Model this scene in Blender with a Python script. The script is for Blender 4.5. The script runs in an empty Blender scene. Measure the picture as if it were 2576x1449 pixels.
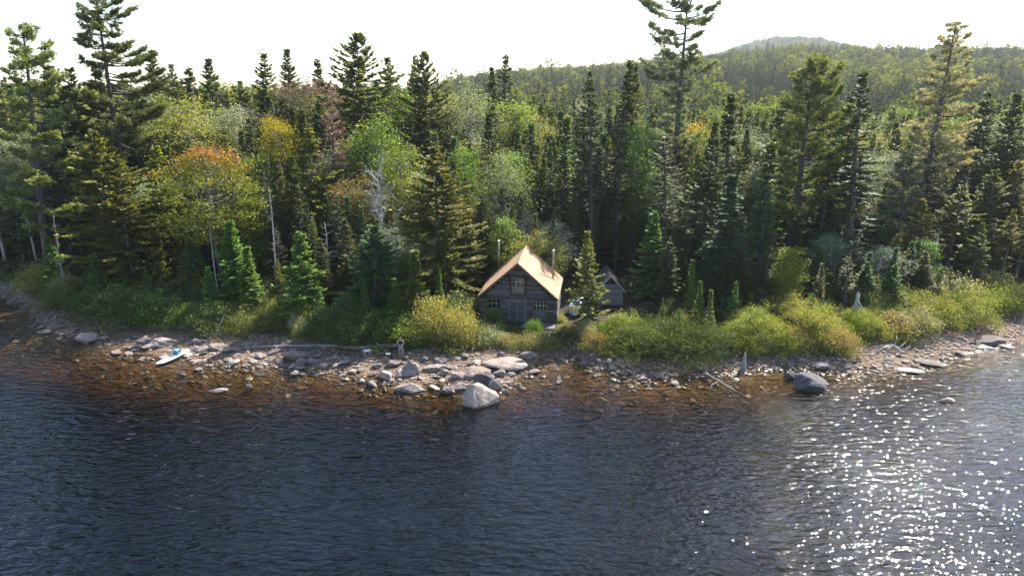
import bpy, bmesh, math, random
import numpy as np
from mathutils import Vector, Matrix

sc = bpy.context.scene
R_ = math.radians
# ---------------------------------------------------------------- camera
CAM_H, PITCH, FPX, CX, CY = 22.0, R_(15.8), 1740.5, 1288.0, 724.5
cam_data = bpy.data.cameras.new('camera')
cam_data.sensor_width = 36.0
cam_data.lens = 36.0 * FPX / 2576.0
cam_data.clip_start, cam_data.clip_end = 0.5, 9000.0
cam = bpy.data.objects.new('camera', cam_data)
sc.collection.objects.link(cam)
cam.location = (0, 0, CAM_H)
cam.rotation_euler = (math.pi / 2 - PITCH, 0, 0)
sc.camera = cam
# ---------------------------------------------------------------- sky, sun, exposure
SUN_EL, SUN_AZ = R_(45), R_(40.5)
world = bpy.data.worlds.new('World'); sc.world = world; world.use_nodes = True
wn = world.node_tree
sky = wn.nodes.new('ShaderNodeTexSky'); sky.sky_type = 'NISHITA'; sky.sun_disc = False
sky.sun_elevation = SUN_EL; sky.sun_rotation = SUN_AZ
sky.air_density = 1.15; sky.dust_density = 0.8; sky.ozone_density = 2.2
wn.links.new(sky.outputs[0], wn.nodes['Background'].inputs[0])
wn.nodes['Background'].inputs[1].default_value = 0.115
SUND = Vector((math.sin(SUN_AZ) * math.cos(SUN_EL), math.cos(SUN_AZ) * math.cos(SUN_EL), math.sin(SUN_EL)))
sd = bpy.data.lights.new('sun', 'SUN'); sd.energy = 5.0; sd.angle = R_(0.53); sd.color = (1.0, 0.95, 0.86)
so = bpy.data.objects.new('sun', sd); sc.collection.objects.link(so)
so.rotation_euler = (-SUND).to_track_quat('-Z', 'Y').to_euler()
so.location = (60, 60, 120)
sc.view_settings.view_transform = 'Standard'; sc.view_settings.look = 'None'
sc.view_settings.exposure = 1.68; sc.view_settings.gamma = 1.0
sc.view_settings.use_curve_mapping = False
sc.render.engine = 'CYCLES'
sc.cycles.max_bounces = 7; sc.cycles.diffuse_bounces = 3; sc.cycles.glossy_bounces = 2
sc.cycles.transmission_bounces = 4; sc.cycles.transparent_max_bounces = 8; sc.cycles.volume_bounces = 0
sc.cycles.caustics_reflective = False; sc.cycles.caustics_refractive = False
sc.cycles.sample_clamp_indirect = 4.0

rng = np.random.default_rng(7)
random.seed(7)
link = sc.collection.objects.link

# ---------------------------------------------------------------- pixel <-> place (photo viewed at 2576 wide)
FW = np.array([0, math.cos(PITCH), -math.sin(PITCH)]); UP = np.array([0, math.sin(PITCH), math.cos(PITCH)]); RT = np.array([1.0, 0, 0])
CAMP = np.array([0, 0, CAM_H])
def ray(px, py): return FW + (px - CX) / FPX * RT - (py - CY) / FPX * UP
def at(px, py, z=0.0):
    d = ray(px, py); return CAMP + d * ((z - CAM_H) / d[2])
def at_depth(px, py, Y):
    d = ray(px, py); return CAMP + d * (Y / d[1])
def depth(p): return float(np.dot(np.array(p) - CAMP, FW))
def proj(p):
    q = np.array(p) - CAMP; f = q @ FW
    return CX + FPX * (q @ RT) / f, CY - FPX * (q @ UP) / f

def poly(pts, z):
    a = np.array([at(x, y, z)[:2] for x, y in pts]); a = a[np.argsort(a[:, 0])]
    return a[:, 0], a[:, 1]
SHORE = poly([(-120, 735), (0, 742), (60, 765), (90, 800), (125, 835), (200, 850), (330, 880), (370, 893), (470, 905), (560, 912), (640, 917), (700, 917), (760, 925),
              (830, 930), (880, 938), (950, 950), (1000, 962), (1060, 972), (1100, 955), (1160, 960), (1210, 978), (1262, 972), (1300, 950), (1340, 930), (1352, 905), (1400, 903), (1440, 893), (1480, 912),
              (1560, 933), (1620, 950), (1680, 948), (1740, 935), (1850, 928), (1960, 918), (2060, 928), (2150, 935), (2230, 938), (2290, 930), (2345, 912), (2400, 890), (2480, 870), (2540, 862), (2576, 852), (2700, 835)], 0.0)
VEG = poly([(-120, 695), (40, 705), (75, 735), (150, 770), (230, 785), (330, 800), (480, 810), (600, 824), (700, 833), (790, 855), (880, 862), (1000, 872), (1060, 884), (1180, 884),
            (1220, 872), (1330, 868), (1400, 878), (1450, 872), (1520, 890), (1600, 892), (1750, 890), (1850, 872), (1920, 880), (2060, 890), (2110, 884), (2200, 852), (2300, 842), (2400, 822), (2470, 792), (2600, 775), (2700, 765)], 0.65)
DEEP = poly([(-120, 950), (0, 955), (200, 985), (400, 1010), (600, 1015), (800, 1010), (1000, 1015), (1170, 1025), (1400, 1020), (1700, 1025), (1900, 1020), (2100, 1000), (2300, 965), (2500, 930), (2700, 900)], 0.0)
def sstep(a, b, x):
    t = np.clip((np.asarray(x, float) - a) / (b - a), 0, 1); return t * t * (3 - 2 * t)
def vnoise(x, y, s=1.0, seed=0):
    x = np.asarray(x, float) / s + seed * 17.31; y = np.asarray(y, float) / s - seed * 9.77
    xi = np.floor(x); yi = np.floor(y); fx = x - xi; fy = y - yi
    fx = fx * fx * (3 - 2 * fx); fy = fy * fy * (3 - 2 * fy)
    def h(a, b):
        v = np.sin(a * 127.1 + b * 311.7) * 43758.5453; return v - np.floor(v)
    return (h(xi, yi) * (1 - fx) + h(xi + 1, yi) * fx) * (1 - fy) + (h(xi, yi + 1) * (1 - fx) + h(xi + 1, yi + 1) * fx) * fy - 0.5
def ground_z(X, Y):
    X = np.asarray(X, float); Y = np.asarray(Y, float)
    ys = np.interp(X, *SHORE); yv = np.maximum(np.interp(X, *VEG), ys + 1.2); yd = ys - np.maximum((ys - np.interp(X, *DEEP)) * 0.8, 2.0)
    ys = ys + 0.5 * vnoise(X, X * 0, 1.3, 1) + 0.25 * vnoise(X, X * 0, 0.5, 2)
    t = (ys - Y) / (ys - yd)
    lake = -0.62 * np.clip(t, 0, 1) ** 1.1 - np.clip(yd - Y, 0, 14) * 0.36
    u = (Y - ys) / (yv - ys)
    shore = 0.62 * np.clip(u, 0, 1) + 0.55 * sstep(0.0, 1.6, Y - yv) + 0.028 * np.clip(Y - yv - 1.6, 0, 90)
    z = np.where(Y < ys, lake, shore)
    amp = np.where(Y < yv, 0.13, 0.35) * np.clip(np.abs(Y - ys) * 0.6, 0.12, 1)
    z = z + amp * (vnoise(X, Y, 2.3, 3) + 0.6 * vnoise(X, Y, 0.9, 4)) * (Y < 400)
    r = np.clip(X / np.maximum(Y, 60.0), -1.2, 1.2)
    sx = 0.06 + 0.50 * sstep(-0.20, 0.03, r) + 0.46 * sstep(0.0, 0.42, r)
    z = z + 48.5 * sstep(190, 830, Y) * sx + 4 * vnoise(X, Y, 120, 5) * sstep(250, 500, Y)
    g = np.exp(-((X - 705) / 190) ** 2 - ((Y - 1900) / 420) ** 2) * 78 + np.exp(-((X - 400) / 420) ** 2 - ((Y - 2000) / 500) ** 2) * 26
    return z + g
def gz(x, y): return float(ground_z(np.array([x]), np.array([y]))[0])

# ---------------------------------------------------------------- mesh helpers
class MB:
    """collects quads and triangles with a colour per vertex and builds one mesh"""
    def __init__(s): s.v = []; s.c = []; s.q = []; s.t = []; s.qm = []; s.tm = []; s.n = 0; s.qs = []; s.ts = []
    def add(s, V, quads=None, tris=None, col=(1, 1, 1), mat=0, smooth=False):
        V = np.asarray(V, float).reshape(-1, 3); c = np.asarray(col, float)
        if c.ndim == 1: c = np.tile(c, (len(V), 1))
        s.v.append(V); s.c.append(c)
        if quads is not None and len(quads):
            Q = np.asarray(quads) + s.n; s.q.append(Q); s.qm.append(np.full(len(Q), mat)); s.qs.append(np.full(len(Q), smooth))
        if tris is not None and len(tris):
            T = np.asarray(tris) + s.n; s.t.append(T); s.tm.append(np.full(len(T), mat)); s.ts.append(np.full(len(T), smooth))
        s.n += len(V); return s
    def cards(s, P, D, W, L, Wd, col, fold=0.0, mat=0):
        """leaf-shaped folded diamonds: base P, direction D, sideways W, length L, width Wd"""
        P, D, W = (np.asarray(a, float) for a in (P, D, W)); n = len(P)
        if not n: return s
        L = np.broadcast_to(L, n)[:, None]; Wd = np.broadcast_to(Wd, n)[:, None]
        N = np.cross(D, W); m = P + D * L * 0.55
        V = np.stack([P, m + W * Wd * 0.5 + N * Wd * fold, P + D * L, m - W * Wd * 0.5 + N * Wd * fold], 1)
        c = np.repeat(np.broadcast_to(col, (n, 3)), 4, 0)
        return s.add(V.reshape(-1, 3), np.arange(4 * n).reshape(n, 4), None, c, mat)
    def tube(s, pts, rad, sides=6, col=(1, 1, 1), mat=0, cap=True, flat=1.0):
        pts = np.asarray(pts, float); n = len(pts); rad = np.broadcast_to(rad, n)
        T = np.gradient(pts, axis=0); T /= np.linalg.norm(T, axis=1)[:, None] + 1e-9
        ref = np.array([0, 0, 1.0]) if abs(T[0, 2]) < 0.85 else np.array([1.0, 0, 0])
        A = np.cross(T, ref); A /= np.linalg.norm(A, axis=1)[:, None] + 1e-9; B = np.cross(T, A)
        ang = np.arange(sides) * 2 * math.pi / sides
        V = pts[:, None] + rad[:, None, None] * (np.cos(ang)[None, :, None] * A[:, None] + flat * np.sin(ang)[None, :, None] * B[:, None])
        i = np.arange(n - 1)[:, None] * sides; j = np.arange(sides)[None]; k = (j + 1) % sides
        Q = np.stack([i + j, i + k, i + sides + k, i + sides + j], -1).reshape(-1, 4)
        V = V.reshape(-1, 3); tr = []
        if cap:
            V = np.vstack([V, pts[0], pts[-1]]); a, b = n * sides, n * sides + 1
            for q in range(sides):
                w = (q + 1) % sides; tr += [(a, w, q), (b, (n - 1) * sides + q, (n - 1) * sides + w)]
        return s.add(V, Q, tr, col, mat, True)
    def box(s, x0, x1, y0, y1, z0, z1, col=(1, 1, 1), mat=0, M=None):
        V = np.array([(x, y, z) for z in (z0, z1) for y in (y0, y1) for x in (x0, x1)], float)
        if M is not None: V = V @ np.array(M.to_3x3()).T + np.array(M.translation)
        Q = [(0, 2, 3, 1), (4, 5, 7, 6), (0, 1, 5, 4), (2, 6, 7, 3), (0, 4, 6, 2), (1, 3, 7, 5)]
        return s.add(V, Q, None, col, mat)
    def mesh(s, name, mats):
        me = bpy.data.meshes.new(name); V = np.vstack(s.v); C = np.vstack(s.c)
        Q = np.vstack(s.q) if s.q else np.zeros((0, 4), int); T = np.vstack(s.t) if s.t else np.zeros((0, 3), int)
        me.vertices.add(len(V)); me.vertices.foreach_set('co', V.astype(np.float32).ravel())
        nl = 4 * len(Q) + 3 * len(T); me.loops.add(nl)
        me.loops.foreach_set('vertex_index', np.concatenate([Q.ravel(), T.ravel()]).astype(np.int32))
        me.polygons.add(len(Q) + len(T))
        me.polygons.foreach_set('loop_start', np.concatenate([np.arange(len(Q)) * 4, 4 * len(Q) + np.arange(len(T)) * 3]).astype(np.int32))
        me.polygons.foreach_set('material_index', np.concatenate(s.qm + s.tm).astype(np.int32))
        me.polygons.foreach_set('use_smooth', np.concatenate(s.qs + s.ts).astype(bool))
        at_ = me.attributes.new('col', 'FLOAT_COLOR', 'POINT')
        at_.data.foreach_set('color', np.hstack([C, np.ones((len(C), 1))]).astype(np.float32).ravel())
        for m in (mats if isinstance(mats, (list, tuple)) else [mats]): me.materials.append(m)
        me.update(calc_edges=True); return me
    def build(s, name, mats, parent=None): return obj(name, s.mesh(name, mats), parent)
def obj(name, me, parent=None, loc=None, rot=None, scale=None):
    o = bpy.data.objects.new(name, me); link(o)
    if parent is not None: o.parent = parent
    if loc is not None: o.location = loc
    if rot is not None: o.rotation_euler = rot
    if scale is not None: o.scale = scale
    return o
def tag(o, label=None, cat=None, group=None, kind=None):
    if label: o['label'] = label
    if cat: o['category'] = cat
    if group: o['group'] = group
    if kind: o['kind'] = kind
    return o
def thing(name, label, cat, loc, rz=0.0, group=None):
    o = obj(name, None, None, loc, (0, 0, rz)); o.empty_display_size = 0.3
    return tag(o, label, cat, group)
def unit(a): a = np.asarray(a, float); return a / (np.linalg.norm(a, axis=-1, keepdims=True) + 1e-9)

# ---------------------------------------------------------------- materials
def newmat(name):
    m = bpy.data.materials.new(name); m.use_nodes = True; nt = m.node_tree; nt.nodes.clear()
    return m, nt, nt.nodes.new('ShaderNodeOutputMaterial')
def N(nt, t, **k):
    n = nt.nodes.new(t)
    for a, b in k.items(): setattr(n, a, b)
    return n
def mixrgb(nt, mode, fac, a, b):
    n = nt.nodes.new('ShaderNodeMix'); n.data_type = 'RGBA'; n.blend_type = mode
    for s_, v in ((n.inputs[0], fac), (n.inputs[6], a), (n.inputs[7], b)):
        if hasattr(v, 'is_linked'): nt.links.new(v, s_)
        else: s_.default_value = v if not isinstance(v, tuple) else (*v, 1)
    return n.outputs[2]
def attr_col(nt):
    a = N(nt, 'ShaderNodeAttribute', attribute_name='col'); return a.outputs['Color']
def leaf_material(name, transl=0.38, gloss=0.06, rough=0.38, instanced=False, v0=0.8, v1=1.22):
    m, nt, out = newmat(name); L = nt.links.new
    oi = N(nt, 'ShaderNodeObjectInfo')
    hs = N(nt, 'ShaderNodeHueSaturation'); hs.inputs['Saturation'].default_value = 1.12; L(attr_col(nt), hs.inputs['Color'])
    mr = N(nt, 'ShaderNodeMapRange'); L(oi.outputs['Random'], mr.inputs[0]); mr.inputs[3].default_value = v0; mr.inputs[4].default_value = v1; L(mr.outputs[0], hs.inputs['Value'])
    m2 = N(nt, 'ShaderNodeMapRange'); ml = N(nt, 'ShaderNodeMath', operation='FRACT'); m3 = N(nt, 'ShaderNodeMath', operation='MULTIPLY'); m3.inputs[1].default_value = 7.3
    L(oi.outputs['Random'], m3.inputs[0]); L(m3.outputs[0], ml.inputs[0]); L(ml.outputs[0], m2.inputs[0]); m2.inputs[3].default_value = 0.485; m2.inputs[4].default_value = 0.515; L(m2.outputs[0], hs.inputs['Hue'])
    c = hs.outputs[0] if instanced else mixrgb(nt, 'MULTIPLY', 1.0, hs.outputs[0], oi.outputs['Color'])
    d = N(nt, 'ShaderNodeBsdfDiffuse'); t = N(nt, 'ShaderNodeBsdfTranslucent'); g = N(nt, 'ShaderNodeBsdfGlossy'); g.inputs['Roughness'].default_value = rough
    g.inputs['Color'].default_value = (0.9, 0.95, 0.9, 1)
    L(c, d.inputs[0]); tc = mixrgb(nt, 'MULTIPLY', 1.0, c, (1.25, 1.2, 0.55)); L(tc, t.inputs[0])
    a = N(nt, 'ShaderNodeMixShader'); a.inputs[0].default_value = transl; L(d.outputs[0], a.inputs[1]); L(t.outputs[0], a.inputs[2])
    b = N(nt, 'ShaderNodeMixShader'); b.inputs[0].default_value = gloss; L(a.outputs[0], b.inputs[1]); L(g.outputs[0], b.inputs[2])
    L(b.outputs[0], out.inputs[0]); return m
def rough_material(name, base=None, rough=0.85, nscale=6.0, namp=0.5, bump=0.3, stretch=(1, 1, 1), spec=0.25, metallic=0.0, detail=6, dark=(0.4, 0.4, 0.4)):
    """noise-varied rough surface; colour from base or the mesh's own 'col' attribute"""
    m, nt, out = newmat(name); L = nt.links.new
    tc = N(nt, 'ShaderNodeTexCoord'); mp = N(nt, 'ShaderNodeMapping'); mp.inputs['Scale'].default_value = stretch; L(tc.outputs['Object'], mp.inputs[0])
    no = N(nt, 'ShaderNodeTexNoise'); no.inputs['Scale'].default_value = nscale; no.inputs['Detail'].default_value = detail; no.inputs['Roughness'].default_value = 0.65; L(mp.outputs[0], no.inputs[0])
    cr = N(nt, 'ShaderNodeMapRange'); L(no.outputs[0], cr.inputs[0]); cr.inputs[1].default_value = 0.3; cr.inputs[2].default_value = 0.7
    c = attr_col(nt) if base is None else None
    if c is None: v = N(nt, 'ShaderNodeRGB'); v.outputs[0].default_value = (*base, 1); c = v.outputs[0]
    dk = mixrgb(nt, 'MULTIPLY', namp, c, dark)
    cc = mixrgb(nt, 'MIX', cr.outputs[0], dk, c)
    p = N(nt, 'ShaderNodeBsdfPrincipled'); L(cc, p.inputs['Base Color']); p.inputs['Roughness'].default_value = rough
    p.inputs['Specular IOR Level'].default_value = spec; p.inputs['Metallic'].default_value = metallic
    if bump:
        b = N(nt, 'ShaderNodeBump'); b.inputs['Strength'].default_value = bump; b.inputs['Distance'].default_value = 0.05; L(no.outputs[0], b.inputs['Height']); L(b.outputs[0], p.inputs['Normal'])
    L(p.outputs[0], out.inputs[0]); return m
M_NEEDLE = leaf_material('needles', 0.36, 0.03, 0.5, False, 1.3, 1.85)
M_LEAF = leaf_material('leaves', 0.45, 0.03, 0.5, False, 1.05, 1.5)
M_BARK = rough_material('bark', None, 0.9, 5, 0.7, 0.6, (3, 3, 0.6))
M_WOOD = rough_material('weathered_wood', None, 0.85, 8, 0.8, 0.4, (0.6, 6, 6), dark=(0.35, 0.36, 0.4))
M_PLAIN = rough_material('plain', None, 0.7, 9, 0.3, 0.1)
M_METAL = rough_material('stovepipe_metal', None, 0.45, 6, 0.6, 0.1, metallic=0.6, spec=0.5, dark=(0.45, 0.3, 0.22))

def rock_material(name, bed=False):
    m, nt, out = newmat(name); L = nt.links.new
    ge = N(nt, 'ShaderNodeNewGeometry'); oi = N(nt, 'ShaderNodeObjectInfo')
    n1 = N(nt, 'ShaderNodeTexNoise'); n1.inputs['Scale'].default_value = 2.2; n1.inputs['Detail'].default_value = 8; n1.inputs['Roughness'].default_value = 0.7; L(ge.outputs['Position'], n1.inputs[0])
    n2 = N(nt, 'ShaderNodeTexNoise'); n2.inputs['Scale'].default_value = 14; n2.inputs['Detail'].default_value = 5; n2.inputs['Roughness'].default_value = 0.75; L(ge.outputs['Position'], n2.inputs[0])
    r1 = N(nt, 'ShaderNodeValToRGB'); L(n1.outputs[0], r1.inputs[0])
    e = r1.color_ramp.elements; e[0].position = 0.3; e[0].color = (0.09, 0.075, 0.068, 1); e[1].position = 0.7; e[1].color = (0.31, 0.262, 0.23, 1)
    k = e.new(0.5); k.color = (0.205, 0.172, 0.153, 1)
    c = mixrgb(nt, 'MULTIPLY', 1.0, r1.outputs[0], attr_col(nt))
    r2 = N(nt, 'ShaderNodeMapRange'); L(n2.outputs[0], r2.inputs[0]); r2.inputs[1].default_value = 0.35; r2.inputs[2].default_value = 0.65; r2.inputs[3].default_value = 0.62; r2.inputs[4].default_value = 1.18
    hs = N(nt, 'ShaderNodeHueSaturation'); L(c, hs.inputs['Color']); L(r2.outputs[0], hs.inputs['Value'])
    mv = N(nt, 'ShaderNodeMapRange'); L(oi.outputs['Random'], mv.inputs[0]); mv.inputs[3].default_value = 0.72; mv.inputs[4].default_value = 1.2
    h2 = N(nt, 'ShaderNodeHueSaturation'); L(hs.outputs[0], h2.inputs['Color']); L(mv.outputs[0], h2.inputs['Value'])
    c = mixrgb(nt, 'MULTIPLY', 1.0, h2.outputs[0], oi.outputs['Color'])
    sp = N(nt, 'ShaderNodeSeparateXYZ'); L(ge.outputs['Position'], sp.inputs[0])
    ad = N(nt, 'ShaderNodeMath', operation='MULTIPLY_ADD'); L(n2.outputs[0], ad.inputs[0]); ad.inputs[1].default_value = 0.09; L(sp.outputs[2], ad.inputs[2])
    wet = N(nt, 'ShaderNodeMapRange'); L(ad.outputs[0], wet.inputs[0]); wet.inputs[1].default_value = 0.07; wet.inputs[2].default_value = 0.13
    wc = mixrgb(nt, 'MULTIPLY', 1.0, c, (0.8, 0.72, 0.6) if bed else (0.5, 0.46, 0.42))
    fc = mixrgb(nt, 'MIX', wet.outputs[0], wc, c)
    p = N(nt, 'ShaderNodeBsdfPrincipled'); L(fc, p.inputs['Base Color'])
    rr = N(nt, 'ShaderNodeMapRange'); L(wet.outputs[0], rr.inputs[0]); rr.inputs[3].default_value = 0.3; rr.inputs[4].default_value = 0.85; L(rr.outputs[0], p.inputs['Roughness'])
    p.inputs['Specular IOR Level'].default_value = 0.35
    b = N(nt, 'ShaderNodeBump'); b.inputs['Strength'].default_value = 0.5; b.inputs['Distance'].default_value = 0.04; L(n2.outputs[0], b.inputs['Height']); L(b.outputs[0], p.inputs['Normal'])
    L(p.outputs[0], out.inputs[0]); return m
M_ROCK = rock_material('shore_rock'); M_BEDROCK = rock_material('lakebed_rock', True)

def ground_material():
    m, nt, out = newmat('ground'); L = nt.links.new
    ge = N(nt, 'ShaderNodeNewGeometry')
    def noise(s, d=6, r=0.65):
        n = N(nt, 'ShaderNodeTexNoise'); n.inputs['Scale'].default_value = s; n.inputs['Detail'].default_value = d; n.inputs['Roughness'].default_value = r; L(ge.outputs['Position'], n.inputs[0]); return n.outputs[0]
    a = N(nt, 'ShaderNodeAttribute', attribute_name='col')
    sp = N(nt, 'ShaderNodeSeparateColor'); L(a.outputs['Color'], sp.inputs[0])       # r = forest floor, g = bare sandy clearing
    big, fine = noise(0.7), noise(9, 5, 0.8)
    vo = N(nt, 'ShaderNodeTexVoronoi'); vo.inputs['Scale'].default_value = 5.5; L(ge.outputs['Position'], vo.inputs[0])
    r = N(nt, 'ShaderNodeValToRGB'); L(fine, r.inputs[0]); e = r.color_ramp.elements; e[0].position = 0.3; e[0].color = (0.12, 0.085, 0.068, 1); e[1].position = 0.68; e[1].color = (0.34, 0.272, 0.222, 1)
    vs = N(nt, 'ShaderNodeSeparateColor'); L(vo.outputs['Color'], vs.inputs[0])
    stones = mixrgb(nt, 'MULTIPLY', 0.6, r.outputs[0], vs.outputs[0])
    r2 = N(nt, 'ShaderNodeValToRGB'); L(big, r2.inputs[0]); e = r2.color_ramp.elements; e[0].position = 0.35; e[0].color = (1, 0.93, 0.86, 1); e[1].position = 0.65; e[1].color = (0.66, 0.53, 0.42, 1)
    shore = mixrgb(nt, 'MULTIPLY', 1.0, stones, r2.outputs[0])
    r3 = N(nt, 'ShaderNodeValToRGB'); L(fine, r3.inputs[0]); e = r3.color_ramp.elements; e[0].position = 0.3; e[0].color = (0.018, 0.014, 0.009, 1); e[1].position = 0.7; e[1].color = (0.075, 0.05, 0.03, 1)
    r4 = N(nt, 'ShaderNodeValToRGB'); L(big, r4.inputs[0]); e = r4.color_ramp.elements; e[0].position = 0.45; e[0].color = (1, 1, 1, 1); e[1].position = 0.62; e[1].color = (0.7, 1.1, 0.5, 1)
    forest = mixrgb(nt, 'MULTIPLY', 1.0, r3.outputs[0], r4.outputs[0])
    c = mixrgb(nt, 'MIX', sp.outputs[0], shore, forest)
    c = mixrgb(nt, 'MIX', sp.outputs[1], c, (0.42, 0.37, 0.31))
    px = N(nt, 'ShaderNodeSeparateXYZ'); L(ge.outputs['Position'], px.inputs[0])
    wet = N(nt, 'ShaderNodeMapRange'); L(px.outputs[2], wet.inputs[0]); wet.inputs[1].default_value = 0.0; wet.inputs[2].default_value = 0.12
    c = mixrgb(nt, 'MIX', wet.outputs[0], mixrgb(nt, 'MULTIPLY', 1.0, c, (0.85, 0.76, 0.62)), c)
    p = N(nt, 'ShaderNodeBsdfPrincipled'); L(c, p.inputs['Base Color']); p.inputs['Roughness'].default_value = 0.9; p.inputs['Specular IOR Level'].default_value = 0.15
    b = N(nt, 'ShaderNodeBump'); b.inputs['Strength'].default_value = 0.7; b.inputs['Distance'].default_value = 0.06; L(fine, b.inputs['Height']); L(b.outputs[0], p.inputs['Normal'])
    L(p.outputs[0], out.inputs[0]); return m
M_GROUND = ground_material()

def water_material():
    m, nt, out = newmat('lake_water'); L = nt.links.new
    ge = N(nt, 'ShaderNodeNewGeometry')
    def layer(rotz, sx, sy, scale, det, rough=0.5, dist=0.0):
        mp = N(nt, 'ShaderNodeMapping'); mp.inputs['Rotation'].default_value = (0, 0, R_(rotz)); mp.inputs['Scale'].default_value = (sx, sy, 1); L(ge.outputs['Position'], mp.inputs[0])
        n = N(nt, 'ShaderNodeTexNoise'); n.inputs['Scale'].default_value = scale; n.inputs['Detail'].default_value = det; n.inputs['Roughness'].default_value = rough; n.inputs['Distortion'].default_value = dist; L(mp.outputs[0], n.inputs[0]); return n.outputs[0]
    def madd(a, k, b):
        q = N(nt, 'ShaderNodeMath', operation='MULTIPLY_ADD'); L(a, q.inputs[0]); q.inputs[1].default_value = k
        if b is None: q.inputs[2].default_value = 0
        else: L(b, q.inputs[2])
        return q.outputs[0]
    w = madd(layer(11, 0.42, 1.0, 2.5, 1.0, 0.4, 0.35), 1.0, None)          # wind waves, crests across the view
    w = madd(layer(-13, 0.5, 1.0, 4.8, 1.0, 0.45, 0.3), 0.48, w)
    w = madd(layer(24, 0.6, 1.0, 10.0, 0.5), 0.13, w)
    gust = layer(5, 0.5, 1.0, 0.07, 3)
    gm = N(nt, 'ShaderNodeMapRange'); L(gust, gm.inputs[0]); gm.inputs[1].default_value = 0.3; gm.inputs[2].default_value = 0.7; gm.inputs[3].default_value = 0.65; gm.inputs[4].default_value = 1.25
    wv = N(nt, 'ShaderNodeMath', operation='MULTIPLY'); L(w, wv.inputs[0]); L(gm.outputs[0], wv.inputs[1])
    b = N(nt, 'ShaderNodeBump'); b.inputs['Strength'].default_value = 1.0; b.inputs['Distance'].default_value = WAVE; L(wv.outputs[0], b.inputs['Height'])
    fr = N(nt, 'ShaderNodeFresnel'); fr.inputs['IOR'].default_value = 1.333; L(b.outputs[0], fr.inputs['Normal'])
    gl = N(nt, 'ShaderNodeBsdfGlossy'); gl.inputs['Roughness'].default_value = 0.03; L(b.outputs[0], gl.inputs['Normal']); gl.inputs['Color'].default_value = (1, 1, 1, 1)
    tr = N(nt, 'ShaderNodeBsdfTransparent')
    mx = N(nt, 'ShaderNodeMixShader'); L(fr.outputs[0], mx.inputs[0]); L(tr.outputs[0], mx.inputs[1]); L(gl.outputs[0], mx.inputs[2]); L(mx.outputs[0], out.inputs['Surface'])
    va = N(nt, 'ShaderNodeVolumeAbsorption'); va.inputs['Color'].default_value = (0.58, 0.45, 0.02, 1); va.inputs['Density'].default_value = 1.75
    L(va.outputs[0], out.inputs['Volume']); return m
WAVE = 0.105
M_WATER = water_material()

# ---------------------------------------------------------------- ground and lake
def build_ground():
    xs = np.concatenate([-np.geomspace(2900, 72, 40), np.arange(-70, 70.1, 0.4), np.geomspace(72, 2900, 40)])
    ys = np.concatenate([np.linspace(-280, 24, 20), np.arange(26, 92, 0.33), np.geomspace(93, 2900, 90)])
    X, Y = np.meshgrid(xs, ys); Z = ground_z(X, Y)
    yv = np.maximum(np.interp(X, *VEG), np.interp(X, *SHORE) + 1.2)
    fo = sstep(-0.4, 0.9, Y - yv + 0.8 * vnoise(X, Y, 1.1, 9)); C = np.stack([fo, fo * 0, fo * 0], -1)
    # bright sandy clearing among the trees at the right
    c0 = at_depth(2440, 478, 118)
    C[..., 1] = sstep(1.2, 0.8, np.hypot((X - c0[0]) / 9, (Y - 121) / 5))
    nx = len(xs); i, j = np.meshgrid(np.arange(len(ys) - 1), np.arange(nx - 1), indexing='ij'); a = (i * nx + j).ravel()
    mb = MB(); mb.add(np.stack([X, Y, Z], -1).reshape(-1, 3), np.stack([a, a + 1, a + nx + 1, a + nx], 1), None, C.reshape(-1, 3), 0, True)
    tag(mb.build('ground', M_GROUND), 'stony lake shore, brown forest floor and wooded hills', kind='structure')
build_ground()
wb = MB(); wb.box(-420, 420, -270, 90, -7.6, 0.0)
tag(wb.build('water', M_WATER), 'dark wind-rippled lake water', kind='structure')

# ---------------------------------------------------------------- telling alike things apart by what stands next to them
import re
LMARK = []
def short(label):
    t = re.split(r",| with | in | at | standing| on | behind| left| right| under| just| rising| leaning| below| above| between| beside| among| near| hugging| pressed| deep| filling| of the | lying| touching| barely| by itself| alone| awash| dipping| against| round | from ", label)[0]
    return t
def landmarks(rows):
    names = [short(r[0]) for r in rows]
    for (lab, x, y), nm in zip(rows, names):
        if names.count(nm) == 1 and len(nm.split()) >= 3: LMARK.append((x, y, nm))
USED = set()
def single(base, x, y, pool=None, near=14.0):
    for k in range(13):
        lab = f'{base} {beside(x, y, pool, near, k)}'
        if lab not in USED and len(lab.split()) <= 16: break
    USED.add(lab); return lab
def beside(x, y, pool=None, near=14.0, nth=0):
    L = pool or LMARK; i = sorted(range(len(L)), key=lambda k: (L[k][0] - x) ** 2 + (L[k][1] - y) ** 2)[nth]; dx, dy = x - L[i][0], y - L[i][1]
    rel = ('right of' if dx > 0 else 'left of') if abs(dx) > 1.2 * abs(dy) else ('behind' if dy > 0 else 'in front of')
    if math.hypot(dx, dy) > near: rel = 'some way ' + rel
    return f'{rel} the {L[i][2]}'
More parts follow.
